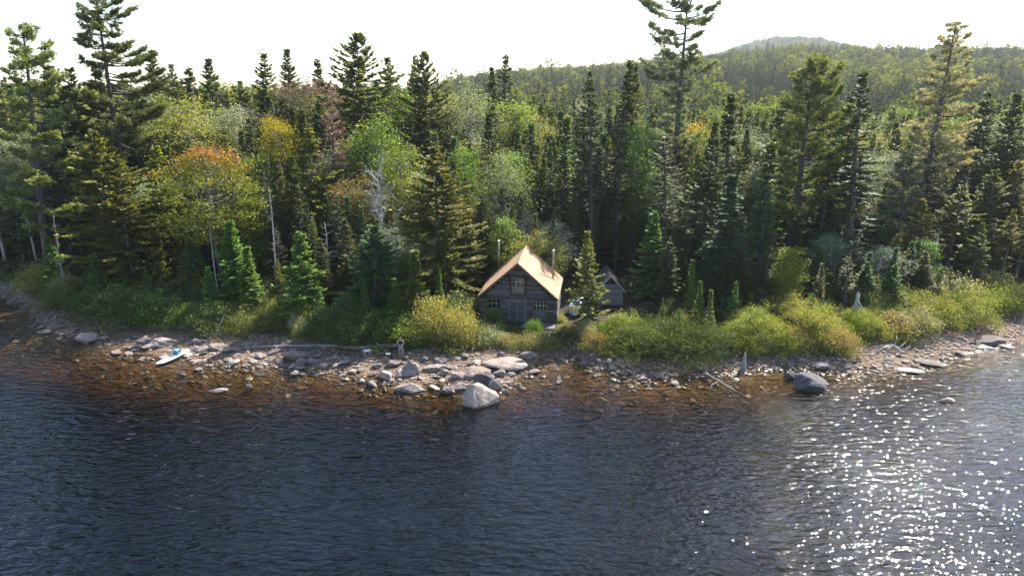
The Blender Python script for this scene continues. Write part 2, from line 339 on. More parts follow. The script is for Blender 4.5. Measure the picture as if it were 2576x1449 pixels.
# ---------------------------------------------------------------- tree prototypes
def rnd(a, b, n=None): return rng.uniform(a, b, n)
BARKC = np.array((0.14, 0.125, 0.115)); TWIGC = np.array((0.12, 0.105, 0.095))
def perp(D):
    ref = np.tile([0, 0, 1.0], (len(D), 1)); S = np.cross(D, ref); bad = np.linalg.norm(S, axis=1) < 1e-3; S[bad] = [1, 0, 0]; return unit(S)
def trunk_path(H, lean=(0, 0), wob=0.15, n=9):
    z = np.linspace(0, H, n); t = z / H
    return np.stack([lean[0] * t + wob * np.sin(t * 4 + rnd(0, 6)) * t * (1 - t) * 2, lean[1] * t + wob * np.cos(t * 3.3 + rnd(0, 6)) * t * (1 - t) * 2, z], 1)
def conifer(H, R, cb=0.12, power=0.85, spacing=0.30, per=6, up=0.25, droop=0.35, col=(0.03, 0.05, 0.02), tip=(0.08, 0.09, 0.03), dens=1.0, fat=0.135, gaps=0.12, lean=(0, 0), r0=None, dead=None, wobble=0.2, tw=1.0):
    """spruce or fir: whorls of drooping boughs carrying flat needle sprays"""
    col, tip = np.array(col), np.array(tip)
    path = trunk_path(H, lean, 0.12); tz = path[:, 2]
    r0 = r0 or 0.011 * H + 0.03
    tb = MB(); tb.tube(path, r0 * (1 - tz / H * 0.95), 7, BARKC)
    zb = cb * H; zs = [zb]
    while zs[-1] < H * 0.985: zs.append(zs[-1] + spacing * rnd(0.7, 1.3) * (1.15 - 0.6 * zs[-1] / H))
    Z, AZ = [], []
    a0 = 0
    for z in zs:
        k = max(3, int(per * rnd(0.7, 1.25))); a0 += 0.7
        Z += [z + rnd(-0.12, 0.12) for _ in range(k)]; AZ += [a0 + 2 * math.pi * q / k + rnd(-0.35, 0.35) for q in range(k)]
    Z, AZ = np.array(Z), np.array(AZ); u = np.clip((Z - zb) / (H - zb), 0, 1)
    lobes = 1 + wobble * np.sin(AZ * 2 + rnd(0, 6) + u * 9) + wobble * 0.8 * np.sin(AZ * 3 - u * 14 + rnd(0, 6))
    prof = (1 - u) ** power * np.clip(0.55 + u * 2.6, 0, 1)
    L = np.maximum(R * prof * lobes * rnd(0.62, 1.15, len(u)), 0.16 + 0.12 * rnd(0, 1, len(u)))
    keep = rnd(0, 1, len(u)) > gaps * np.where(u < 0.25, 2.2, 1.0)
    Z, AZ, u, L = Z[keep], AZ[keep], u[keep], L[keep]
    el = -0.28 + 0.85 * u ** 2 + rnd(-0.12, 0.12, len(u))
    cx = np.interp(Z, tz, path[:, 0]); cy = np.interp(Z, tz, path[:, 1])
    base = np.stack([cx, cy, Z], 1); rad = np.stack([np.cos(AZ), np.sin(AZ), np.zeros(len(AZ))], 1)
    def pt(i, t):
        r = L[i] * t * np.cos(el[i]); dz = L[i] * (t * np.sin(el[i]) - droop * t * (1 - u[i]) * 0.6 + up * t ** 3)
        return base[i] + rad[i] * r[:, None] + np.stack([0 * r, 0 * r, dz], 1)
    for b in range(len(L)):
        if L[b] > 0.5: tb.tube(pt(np.full(4, b), np.array([0, 0.3, 0.65, 0.97])), np.array([0.028, 0.02, 0.013, 0.006]) * min(1.3, 0.5 + L[b] * 0.35), 3, TWIGC * rnd(0.7, 1.25), 0, False)
    nb = np.maximum(4, (L * 12.5 * dens).astype(int) + 3); I = np.repeat(np.arange(len(L)), nb)
    t = rnd(0.10, 1.0, len(I)) ** 0.8
    cb_ = MB()
    for side in (-1, 1, 0, 2):
        sel = np.ones(len(I), bool) if side in (-1, 1) else rnd(0, 1, len(I)) < 0.55
        i, tt = I[sel], t[sel]; n = len(i)
        P = pt(i, tt); T = unit(pt(i, np.minimum(tt + 0.05, 1.05)) - pt(i, tt - 0.05)); S = perp(T)
        an = rnd(0.5, 1.05, n)
        if side in (-1, 1): D = T * np.cos(an)[:, None] + S * (side * np.sin(an))[:, None] + np.stack([0 * an, 0 * an, rnd(-0.38, 0.16, n)], 1)
        elif side == 0: D = T + rng.normal(0, 0.28, (n, 3)) + np.array([0, 0, 0.12])
        else: D = T * 0.4 + rng.normal(0, 0.25, (n, 3)) + np.array([0, 0, -0.75])
        D = unit(D); Wv = unit(np.cross(D, rng.normal(0, 0.45, (n, 3)) + np.array([0, 0, 1.0])))
        ln = tw * (0.13 + 0.30 * np.minimum(L[i], 2.2) / 2.2 * (1.15 - 0.75 * tt)) * rnd(0.75, 1.35, n) * (0.75 if side == 2 else 1)
        f = np.clip(tt ** 1.1 * 1.1 * rnd(0.3, 1.2, n) * (0.55 if side == 2 else 1), 0, 1)[:, None]  # pale young growth, its colour spread inward so the boughs look sunlit
        c = (col * (1 - f) + tip * f) * rnd(0.7, 1.3, n)[:, None]
        if dead is not None: c = dead(c, P[:, 2] / H, n)
        cb_.cards(P, D, Wv, ln, fat * rnd(0.75, 1.3, n) * tw, c, 0.18)
    n = 14; P = np.stack([np.full(n, path[-1, 0]), np.full(n, path[-1, 1]), H - rnd(0, 0.6, n)], 1); D = unit(np.stack([rnd(-.4, .4, n), rnd(-.4, .4, n), np.ones(n)], 1))
    cb_.cards(P, D, perp(D), 0.28, 0.07, col * 1.1, 0.1)
    return tb.mesh('trunk', M_BARK), cb_.mesh('crown', M_NEEDLE), H, R

def pine(H, boughs, cb=0.35, lean=(0, 0), col=(0.055, 0.08, 0.035), tip=(0.12, 0.13, 0.05), prof=None, tufts=1.0, r0=0.36, rise=0.10, azw=None, dead_low=6, needle=0.34):
    """white pine: long uneven boughs, plumes of long needles lying in flat layers"""
    col, tip = np.array(col), np.array(tip); path = trunk_path(H, lean, 0.25, 12); tz = path[:, 2]
    tb, cr = MB(), MB(); tb.tube(path, r0 * (1 - tz / H * 0.9) + 0.02, 9, BARKC * 0.8)
    ax = lambda z: np.array([np.interp(z, tz, path[:, 0]), np.interp(z, tz, path[:, 1]), z])
    Pn, Dn, Cn = [], [], []
    boughs = int(boughs * 1.55); zz = cb * H + (H * 0.985 - cb * H) * np.clip((np.arange(boughs) + rnd(-0.8, 0.8, boughs)) / boughs, 0, 1)
    for bi, z in enumerate(zz):
        u = (z - cb * H) / (H - cb * H); az = bi * 2.4 + rnd(-0.6, 0.6)
        L = prof(u, az) * rnd(0.3, 1.15)
        if L < 0.3: L = 0.3
        e0 = 0.02 + 0.6 * u ** 3 + rnd(-0.22, 0.25)
        d = np.array([math.cos(az), math.sin(az), 0]); b0 = ax(z); bend = rnd(-0.3, 0.3)
        sd_ = np.array([-d[1], d[0], 0])
        f = lambda t: b0 + d * (L * t * math.cos(e0)) + sd_ * (bend * L * t * t) + np.array([0, 0, L * (t * math.sin(e0) - 0.13 * math.sin(t * 3) + rise * t ** 2.5)])
        tt = np.linspace(0, 1, 6); tb.tube([f(t) for t in tt], (0.02 + 0.022 * L) * (1 - 0.85 * tt), 4, TWIGC * 0.75, 0, False)
        ns = int((6 + 6.0 * L) * tufts)
        for s in range(ns):
            t = 0.28 + 0.72 * rnd(0, 1) ** 0.7; p = f(t); T = unit(f(min(1, t + .05)) - f(t - .05))
            a = rnd(-1.3, 1.3); S = unit(np.cross(T, [0, 0, 1])); dd = unit(T * math.cos(a) + S * math.sin(a) + np.array([0, 0, rnd(-0.05, 0.3)]))
            sl = (0.3 + 0.42 * L * (1.08 - t)) * rnd(0.6, 1.25); q = p + dd * sl
            if sl > 0.5: tb.tube([p, p + dd * sl * 0.5, q], [0.014, 0.01, 0.006], 3, TWIGC, 0, False)
            k = max(2, int(sl * 6.5)); w = rnd(0.25, 1, k)
            Pn.append(p + dd * (sl * w)[:, None] + rng.normal(0, 0.10, (k, 3)) * [1, 1, .7]); Dn.append(np.tile(dd, (k, 1))); Cn.append(np.clip(w * rnd(0.3, 1.2) * (0.35 + 0.65 * t), 0, 1))
    P, D0, F = np.vstack(Pn), np.vstack(Dn), np.concatenate(Cn)
    for k in range(9):
        n = len(P); D = unit(D0 * 0.75 + rng.normal(0, 0.52, (n, 3)) + np.array([0, 0, 0.16])); W = unit(np.cross(D, rng.normal(0, 1, (n, 3))))
        c = (col * (1 - F[:, None]) + tip * F[:, None]) * rnd(0.75, 1.25, n)[:, None]
        cr.cards(P, D, W, needle * rnd(0.7, 1.25, n), 0.075, c, 0.0)
    for k in range(dead_low):
        z = cb * H * rnd(0.45, 1.0); az = rnd(0, 6.3); L = rnd(0.5, 2.2); b0 = ax(z); d = np.array([math.cos(az), math.sin(az), rnd(-.2, .2)])
        tb.tube([b0, b0 + d * L * .5, b0 + d * L + [0, 0, -.1 * L]], [0.035, 0.02, 0.006], 3, (0.2, 0.18, 0.17), 0, False)
    return tb.mesh('trunk', M_BARK), cr.mesh('crown', M_NEEDLE), H, max(prof(u, 0) for u in np.linspace(0, 1, 20))

def broadleaf(H, R, cb=0.3, clusters=130, leaves=55, size=0.2, cr_=0.55, colf=None, trunk_r=0.13, stems=1, squash=0.62, bark=(0.2, 0.19, 0.17), gloss=True, spread=1.0):
    """maple, birch or poplar: limbs feeding leaf clumps spread through an uneven crown"""
    tb, cr = MB(), MB(); cz = (cb + 1) / 2 * H; hz = (1 - cb) / 2 * H
    axes = []
    for s in range(stems):
        ln = (0, 0) if stems == 1 else (rnd(-.9, .9), rnd(-.9, .9)); p = trunk_path(H * 0.93, ln, 0.25, 9); axes.append(p)
        tb.tube(p, trunk_r * (1 - p[:, 2] / H * 0.9), 7, bark)
    size *= 0.8; leaves = int(leaves * 1.45)
    lob = rng.normal(0, 1, (9, 3)); lob = unit(lob); amp = rnd(-0.35, 0.42, 9)
    P, U = [], []
    while len(P) < clusters:
        d = unit(rng.normal(0, 1, 3)); r = rnd(0.25, 1) ** 0.5
        k = 1 + sum(a * max(0, d @ l) ** 3 for a, l in zip(amp, lob))
        q = d * r * k; taper = 1 - 0.28 * q[2] * (q[2] > 0)
        P.append([q[0] * R * taper, q[1] * R * taper, min(cz + q[2] * hz, H)]); U.append(r)
    P, U = np.array(P), np.array(U)
    for i in range(len(P)):
        a = axes[i % stems]; zz = P[i, 2] - rnd(0.25, 0.55) * math.hypot(P[i, 0], P[i, 1]) - 0.3; zz = min(max(zz, cb * H * 0.7), H * 0.9)
        b = np.array([np.interp(zz, a[:, 2], a[:, 0]), np.interp(zz, a[:, 2], a[:, 1]), zz]); m = b * 0.5 + P[i] * 0.5 + np.array([0, 0, -0.12 * np.linalg.norm(P[i] - b)])
        tb.tube([b, m, P[i]], [0.035, 0.022, 0.007], 3, np.array(bark) * rnd(0.7, 1.1), 0, False)
    I = np.repeat(np.arange(len(P)), leaves); n = len(I)
    off = rng.normal(0, 1, (n, 3)) * [cr_ * spread, cr_ * spread, cr_ * squash]; Q = P[I] + off
    D = unit(rng.normal(0, 1, (n, 3)) * [1, 1, 0.5] + unit(off) * 0.6 + [0, 0, -0.25]); Wd = unit(np.cross(D, rng.normal(0, 0.6, (n, 3)) + [0, 0, 1]))
    cl = rnd(0.78, 1.25, len(P))[I]; c = colf(Q[:, 2] / H, U[I], off[:, 2] / cr_, n) * (cl * rnd(0.75, 1.3, n))[:, None]
    sz = size * rnd(0.6, 1.3, n); cr.cards(Q, D, Wd, sz, sz * 0.72, c, 0.15)
    return tb.mesh('trunk', M_BARK), cr.mesh('crown', M_LEAF), H, R
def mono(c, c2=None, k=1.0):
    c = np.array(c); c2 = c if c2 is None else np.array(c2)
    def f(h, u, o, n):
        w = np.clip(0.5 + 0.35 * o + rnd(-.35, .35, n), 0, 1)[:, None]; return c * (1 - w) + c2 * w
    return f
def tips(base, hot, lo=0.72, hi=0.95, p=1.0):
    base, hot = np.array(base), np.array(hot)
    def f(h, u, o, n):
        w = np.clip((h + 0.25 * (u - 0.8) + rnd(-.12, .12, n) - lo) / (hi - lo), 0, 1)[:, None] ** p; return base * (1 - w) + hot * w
    return f

def bush(R, H, clusters, leaves, size, colf, cr_=0.27, wood=(0.16, 0.13, 0.11), lens=1.5):
    tb, cr = MB(), MB(); n = clusters; size *= 0.78; leaves = int(leaves * 1.45)
    a = rnd(0, 6.283, n); r = R * rnd(0, 1, n) ** 0.55; lump = 1 + 0.2 * np.sin(a * 3 + rnd(0, 6)) + 0.15 * np.sin(a * 5 + rnd(0, 6)) + 0.2 * rng.normal(0, 1, n)
    r = r * np.clip(lump, 0.6, 1.4); top = H * np.sqrt(np.clip(1 - (r / (R * 1.25)) ** 2, 0.05, 1)) * (1 + 0.26 * rng.normal(0, 1, n))
    z = top * (1 - 0.85 * rnd(0, 1, n) ** 2.0); P = np.stack([r * np.cos(a), r * np.sin(a), np.maximum(z, 0.08)], 1)
    for i in range(0, n, 3):
        b = P[i] * [0.25, 0.25, 0]; b[2] = -0.15; tb.tube([b, b * 0.4 + P[i] * 0.6 + [0, 0, 0.05], P[i]], [0.02, 0.014, 0.005], 3, np.array(wood) * rnd(0.7, 1.3), 0, False)
    I = np.repeat(np.arange(n), leaves); m = len(I); off = rng.normal(0, cr_, (m, 3)) * [1, 1, 0.75]; Q = P[I] + off; Q[:, 2] = np.maximum(Q[:, 2], 0.02)
    D = unit(rng.normal(0, 0.75, (m, 3)) + unit(P[I] * [1, 1, 0.5]) * 0.5 + [0, 0, 0.55]); Wd = unit(np.cross(D, rng.normal(0, 1, (m, 3))))
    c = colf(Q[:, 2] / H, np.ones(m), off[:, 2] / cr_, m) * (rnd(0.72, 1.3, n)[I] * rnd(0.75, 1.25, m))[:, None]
    sz = size * rnd(0.6, 1.35, m); cr.cards(Q, D, Wd, sz * lens / 1.5, sz * 0.55, c, 0.12)
    return tb.mesh('stems', M_BARK), cr.mesh('foliage', M_LEAF), H, R

def snag(H, r0, n=26, lmax=1.4, col=(0.36, 0.34, 0.33), lean=(0, 0), lo=0.25, fork=0, broken=True):
    """dead standing trunk with short bare branches"""
    tb, br = MB(), MB(); p = trunk_path(H, lean, 0.18, 10); tb.tube(p, np.maximum(r0 * (1 - p[:, 2] / H * (0.75 if broken else 0.93)), 0.012), 7, col)
    def limb(b, d, L, r, gen):
        q = [b]; dd = np.array(d, float)
        for k in range(4): dd = unit(dd + rng.normal(0, 0.16, 3) + [0, 0, 0.05]); q.append(q[-1] + dd * L / 4)
        br.tube(q, r * np.array([1, .8, .6, .4, .18]), 4, np.array(col) * rnd(0.75, 1.15), 0, False)
        if gen:
            for k in range(5 if gen > 1 else 3): limb(q[1 + int(rnd(0, 3.4))], unit(dd + rng.normal(0, 0.55, 3)), L * rnd(0.4, 0.75), r * 0.5, gen - 1)
    for k in range(n):
        z = H * rnd(lo, 0.99); a = rnd(0, 6.3); b = np.array([np.interp(z, p[:, 2], p[:, 0]), np.interp(z, p[:, 2], p[:, 1]), z])
        limb(b, [math.cos(a), math.sin(a), rnd(-.35, .35) if not fork else rnd(0.5, 1.4)], lmax * rnd(0.35, 1.1) * (1.1 - 0.6 * z / H), 0.02 * (1 + fork * 1.6), fork)
    return tb.mesh('trunk', M_BARK), br.mesh('branches', M_BARK), H, lmax

DK, DKT = (0.034, 0.052, 0.022), (0.095, 0.105, 0.034)
OL, OLT = (0.055, 0.064, 0.018), (0.17, 0.165, 0.034)
GR, GRT = (0.036, 0.075, 0.024), (0.11, 0.165, 0.036)
BL, BLT = (0.036, 0.066, 0.040), (0.085, 0.125, 0.062)
P = {}
P['sp1'] = conifer(17, 2.7, 0.10, 0.85, col=DK, tip=DKT)
P['sp2'] = conifer(16, 2.2, 0.14, 0.75, col=DK, tip=(0.105, 0.115, 0.034), gaps=0.2, wobble=0.28)
P['sp3'] = conifer(18, 1.75, 0.10, 0.7, spacing=0.33, col=(0.028, 0.046, 0.022), tip=(0.105, 0.11, 0.034), gaps=0.18)
P['sp4'] = conifer(13, 3.1, 0.12, 0.8, col=OL, tip=OLT, spacing=0.33, droop=0.3, up=0.2, gaps=0.18, wobble=0.28)
P['sp5'] = conifer(12, 2.1, 0.32, 0.8, col=OL, tip=OLT, gaps=0.2, spacing=0.34)
P['sp6'] = conifer(15, 3.3, 0.06, 0.62, col=(0.035, 0.045, 0.02), tip=(0.135, 0.13, 0.034), gaps=0.14, wobble=0.3, spacing=0.32)
P['sp7'] = conifer(17, 1.5, 0.22, 0.5, col=(0.05, 0.06, 0.035), tip=(0.085, 0.085, 0.05), gaps=0.34, dens=0.7, spacing=0.36)
P['sp8'] = conifer(19, 2.3, 0.2, 0.8, col=(0.02, 0.036, 0.02), tip=(0.075, 0.088, 0.03), spacing=0.42, per=5, gaps=0.2, wobble=0.3)
P['fi1'] = conifer(12, 1.45, 0.05, 0.9, spacing=0.27, per=7, col=BL, tip=BLT, droop=0.15, up=0.12, gaps=0.06)
P['fi2'] = conifer(9, 1.7, 0.03, 0.92, spacing=0.27, per=7, col=GR, tip=GRT, droop=0.2, up=0.15, gaps=0.06)
P['fi3'] = conifer(6, 1.75, 0.02, 0.95, spacing=0.25, per=7, col=(0.035, 0.08, 0.022), tip=(0.11, 0.165, 0.035), droop=0.18, up=0.14, gaps=0.05, tw=0.95)
P['fi4'] = conifer(14, 1.25, 0.05, 0.8, spacing=0.30, per=6, col=(0.03, 0.055, 0.026), tip=(0.11, 0.135, 0.04), gaps=0.12)
P['fi5'] = conifer(8, 1.1, 0.05, 1.15, spacing=0.24, per=7, col=(0.06, 0.085, 0.025), tip=(0.14, 0.16, 0.04), droop=0.1, up=0.15, gaps=0.05)
P['fi6'] = conifer(9.5, 2.1, 0.05, 0.72, spacing=0.30, per=7, col=(0.035, 0.055, 0.022), tip=(0.17, 0.16, 0.036), gaps=0.14, wobble=0.25)
P['fi7'] = conifer(10, 2.6, 0.16, 0.7, spacing=0.30, col=(0.02, 0.045, 0.024), tip=(0.08, 0.115, 0.036), gaps=0.1, r0=0.19)
def rusty(c, h, n):
    w = np.clip((h - 0.30) / 0.2, 0, 1) * rnd(0.5, 1, n); g = rnd(0, 1, n) < 0.42
    c2 = np.where(g[:, None], np.array((0.17, 0.155, 0.14)), np.array((0.15, 0.07, 0.048)) * rnd(0.6, 1.3, n)[:, None])
    return c * (1 - w[:, None]) + c2 * w[:, None]
P['dead_fir'] = conifer(16, 1.8, 0.18, 0.55, spacing=0.34, gaps=0.3, dens=0.75, col=(0.10, 0.06, 0.05), tip=(0.16, 0.11, 0.09), dead=rusty, fat=0.075, wobble=0.3)
PN, PNT = (0.062, 0.085, 0.038), (0.15, 0.155, 0.058)
P['pn1'] = pine(27, 54, 0.24, (0.6, 0), PN, PNT, lambda u, a: 4.6 * (1 - u) ** 0.55 * (0.75 + 0.35 * math.cos(a)) + 0.8, r0=0.42)
P['pn2'] = pine(33, 66, 0.34, (-1.0, 0), (0.055, 0.078, 0.033), (0.12, 0.13, 0.045), lambda u, a: (5.2 * (1 - u) ** 0.8 + 1.9) * (0.85 + 0.3 * math.cos(a)) * (1 if u < 0.93 else 0.5), r0=0.42)
P['pn3'] = pine(31, 50, 0.36, (-0.3, 0), (0.085, 0.10, 0.065), (0.165, 0.165, 0.10), lambda u, a: (1.7 if u > 0.96 else 3.9 if u > 0.72 else 1.5 + 3.0 * max(0, math.sin(u * 12.5 + 0.6))) * (1 + 0.3 * math.cos(a)), r0=0.46, tufts=1.05, dead_low=10)
P['pn4'] = pine(23, 64, 0.22, (0.8, 0), (0.058, 0.08, 0.035), (0.145, 0.15, 0.05), lambda u, a: (3.5 * (1 - u) ** 0.35 + 0.6) * (0.95 + 0.25 * math.cos(a)), r0=0.34, rise=0.3)
P['pn5'] = pine(27, 66, 0.16, (1.2, 0), (0.12, 0.115, 0.075), (0.25, 0.215, 0.145), lambda u, a: 4.4 * (1 - u) ** 0.6 * (0.9 + 0.25 * math.cos(a)) + 0.5, r0=0.36, tufts=0.8, rise=0.1)
P['pn6'] = pine(13, 40, 0.1, (0, 0), (0.085, 0.10, 0.065), (0.19, 0.195, 0.125), lambda u, a: 2.3 * (1 - u) ** 0.6 + 0.3, r0=0.16, needle=0.26)
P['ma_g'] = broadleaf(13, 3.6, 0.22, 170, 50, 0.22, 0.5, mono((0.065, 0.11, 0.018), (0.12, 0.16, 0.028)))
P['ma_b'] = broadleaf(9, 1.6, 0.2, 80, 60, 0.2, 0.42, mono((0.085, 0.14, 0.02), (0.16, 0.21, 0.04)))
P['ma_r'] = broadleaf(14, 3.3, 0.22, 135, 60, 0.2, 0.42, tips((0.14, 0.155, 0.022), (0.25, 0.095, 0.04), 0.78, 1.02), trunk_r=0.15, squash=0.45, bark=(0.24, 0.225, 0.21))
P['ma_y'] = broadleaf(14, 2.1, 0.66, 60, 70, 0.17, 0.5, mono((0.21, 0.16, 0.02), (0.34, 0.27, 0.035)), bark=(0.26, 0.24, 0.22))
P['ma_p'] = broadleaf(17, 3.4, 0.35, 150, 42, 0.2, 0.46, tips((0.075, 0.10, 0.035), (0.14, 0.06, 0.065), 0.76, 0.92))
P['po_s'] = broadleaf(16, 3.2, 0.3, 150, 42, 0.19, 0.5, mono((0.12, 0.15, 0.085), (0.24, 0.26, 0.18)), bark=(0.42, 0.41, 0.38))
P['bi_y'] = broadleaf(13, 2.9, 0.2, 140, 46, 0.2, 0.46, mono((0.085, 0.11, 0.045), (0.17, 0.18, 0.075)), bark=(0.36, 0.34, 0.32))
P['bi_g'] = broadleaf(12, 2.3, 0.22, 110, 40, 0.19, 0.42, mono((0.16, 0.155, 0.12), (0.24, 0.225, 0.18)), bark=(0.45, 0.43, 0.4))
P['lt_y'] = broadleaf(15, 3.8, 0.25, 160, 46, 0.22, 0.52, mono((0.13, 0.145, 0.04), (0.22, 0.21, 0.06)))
P['bare'] = snag(11, 0.13, 20, 4.2, (0.40, 0.385, 0.375), lo=0.3, fork=2, broken=False)
P['snag1'] = snag(12, 0.15, 34, 1.5, (0.38, 0.36, 0.345))
P['snag2'] = snag(9, 0.1, 40, 1.1, (0.34, 0.32, 0.30), broken=False)
YB = mono((0.125, 0.135, 0.032), (0.25, 0.25, 0.085))
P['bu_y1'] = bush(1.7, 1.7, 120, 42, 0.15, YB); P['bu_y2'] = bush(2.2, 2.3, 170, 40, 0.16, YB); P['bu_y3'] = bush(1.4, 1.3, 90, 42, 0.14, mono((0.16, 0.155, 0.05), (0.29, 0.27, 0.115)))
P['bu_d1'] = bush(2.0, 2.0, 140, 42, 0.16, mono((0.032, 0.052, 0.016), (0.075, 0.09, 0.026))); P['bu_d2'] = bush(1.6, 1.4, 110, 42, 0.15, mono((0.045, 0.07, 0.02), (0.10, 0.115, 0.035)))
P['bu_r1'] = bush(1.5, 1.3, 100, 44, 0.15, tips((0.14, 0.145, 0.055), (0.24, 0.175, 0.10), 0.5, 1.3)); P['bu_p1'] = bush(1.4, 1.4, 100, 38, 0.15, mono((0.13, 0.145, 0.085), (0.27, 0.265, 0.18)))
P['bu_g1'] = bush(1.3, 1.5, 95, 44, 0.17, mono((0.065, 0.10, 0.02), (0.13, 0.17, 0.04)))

# ---------------------------------------------------------------- placing trees
BUSY = []
def keep_tree(key, x, y, h, wxy, label, name, cat='tree', group=None, tint=(1, 1, 1), rz=None, part_names=('trunk', 'crown'), z=None):
    t_me, c_me, H, R = P[key]; zb = gz(x, y) - 0.08 if z is None else z
    root = thing(name, label, cat, (x, y, zb), rnd(0, 6.28) if rz is None else rz, group)
    s = h / H; root.scale = (wxy * rnd(.93, 1.07), wxy * rnd(.93, 1.07), s); root.rotation_euler = (rnd(-.04, .04), rnd(-.04, .04), root.rotation_euler[2])
    for me, nm in ((t_me, part_names[0]), (c_me, part_names[1])):
        o = obj(nm, me, root); o.color = (*tint, 1)
        if nm == 'branches': o['kind'] = 'stuff'
    BUSY.append((x, y, h, wxy * R)); return root
def tree_px(key, label, px, py, Y, wpx=None, name='spruce_tree', group=None, tint=(1, 1, 1), rz=None, x_off=0.0, pn=('trunk', 'crown')):
    """tree whose top shows at (px, py) in the photo and which stands Y metres out"""
    p = at_depth(px, py, Y); zb = gz(p[0], Y) - 0.08; h = p[2] - zb; H, R = P[key][2:]
    s = h / H; w = s if wpx is None else np.interp(Y, [60, 75, 95, 110], [1.2, 1.3, 1.45, 1.75]) * (1.0 if key[:2] in ('ma', 'bi', 'po', 'lt', 'ba', 'sn') else 1.02 if key[:2] == 'pn' else 1.2) * wpx / FPX * depth((p[0], Y, zb + h / 2)) / (2 * R)
    return keep_tree(key, p[0] + x_off, Y, h, w, label, name, 'tree', group, tint, rz, pn)
# ---------------------------------------------------------------- the trees one can point at
G_P, G_S, G_F, G_B, G_D = 'tall white pines', 'spruces of the shore wood', 'firs along the shore', 'broadleaf trees in the wood', 'dead standing trees'
T = tree_px
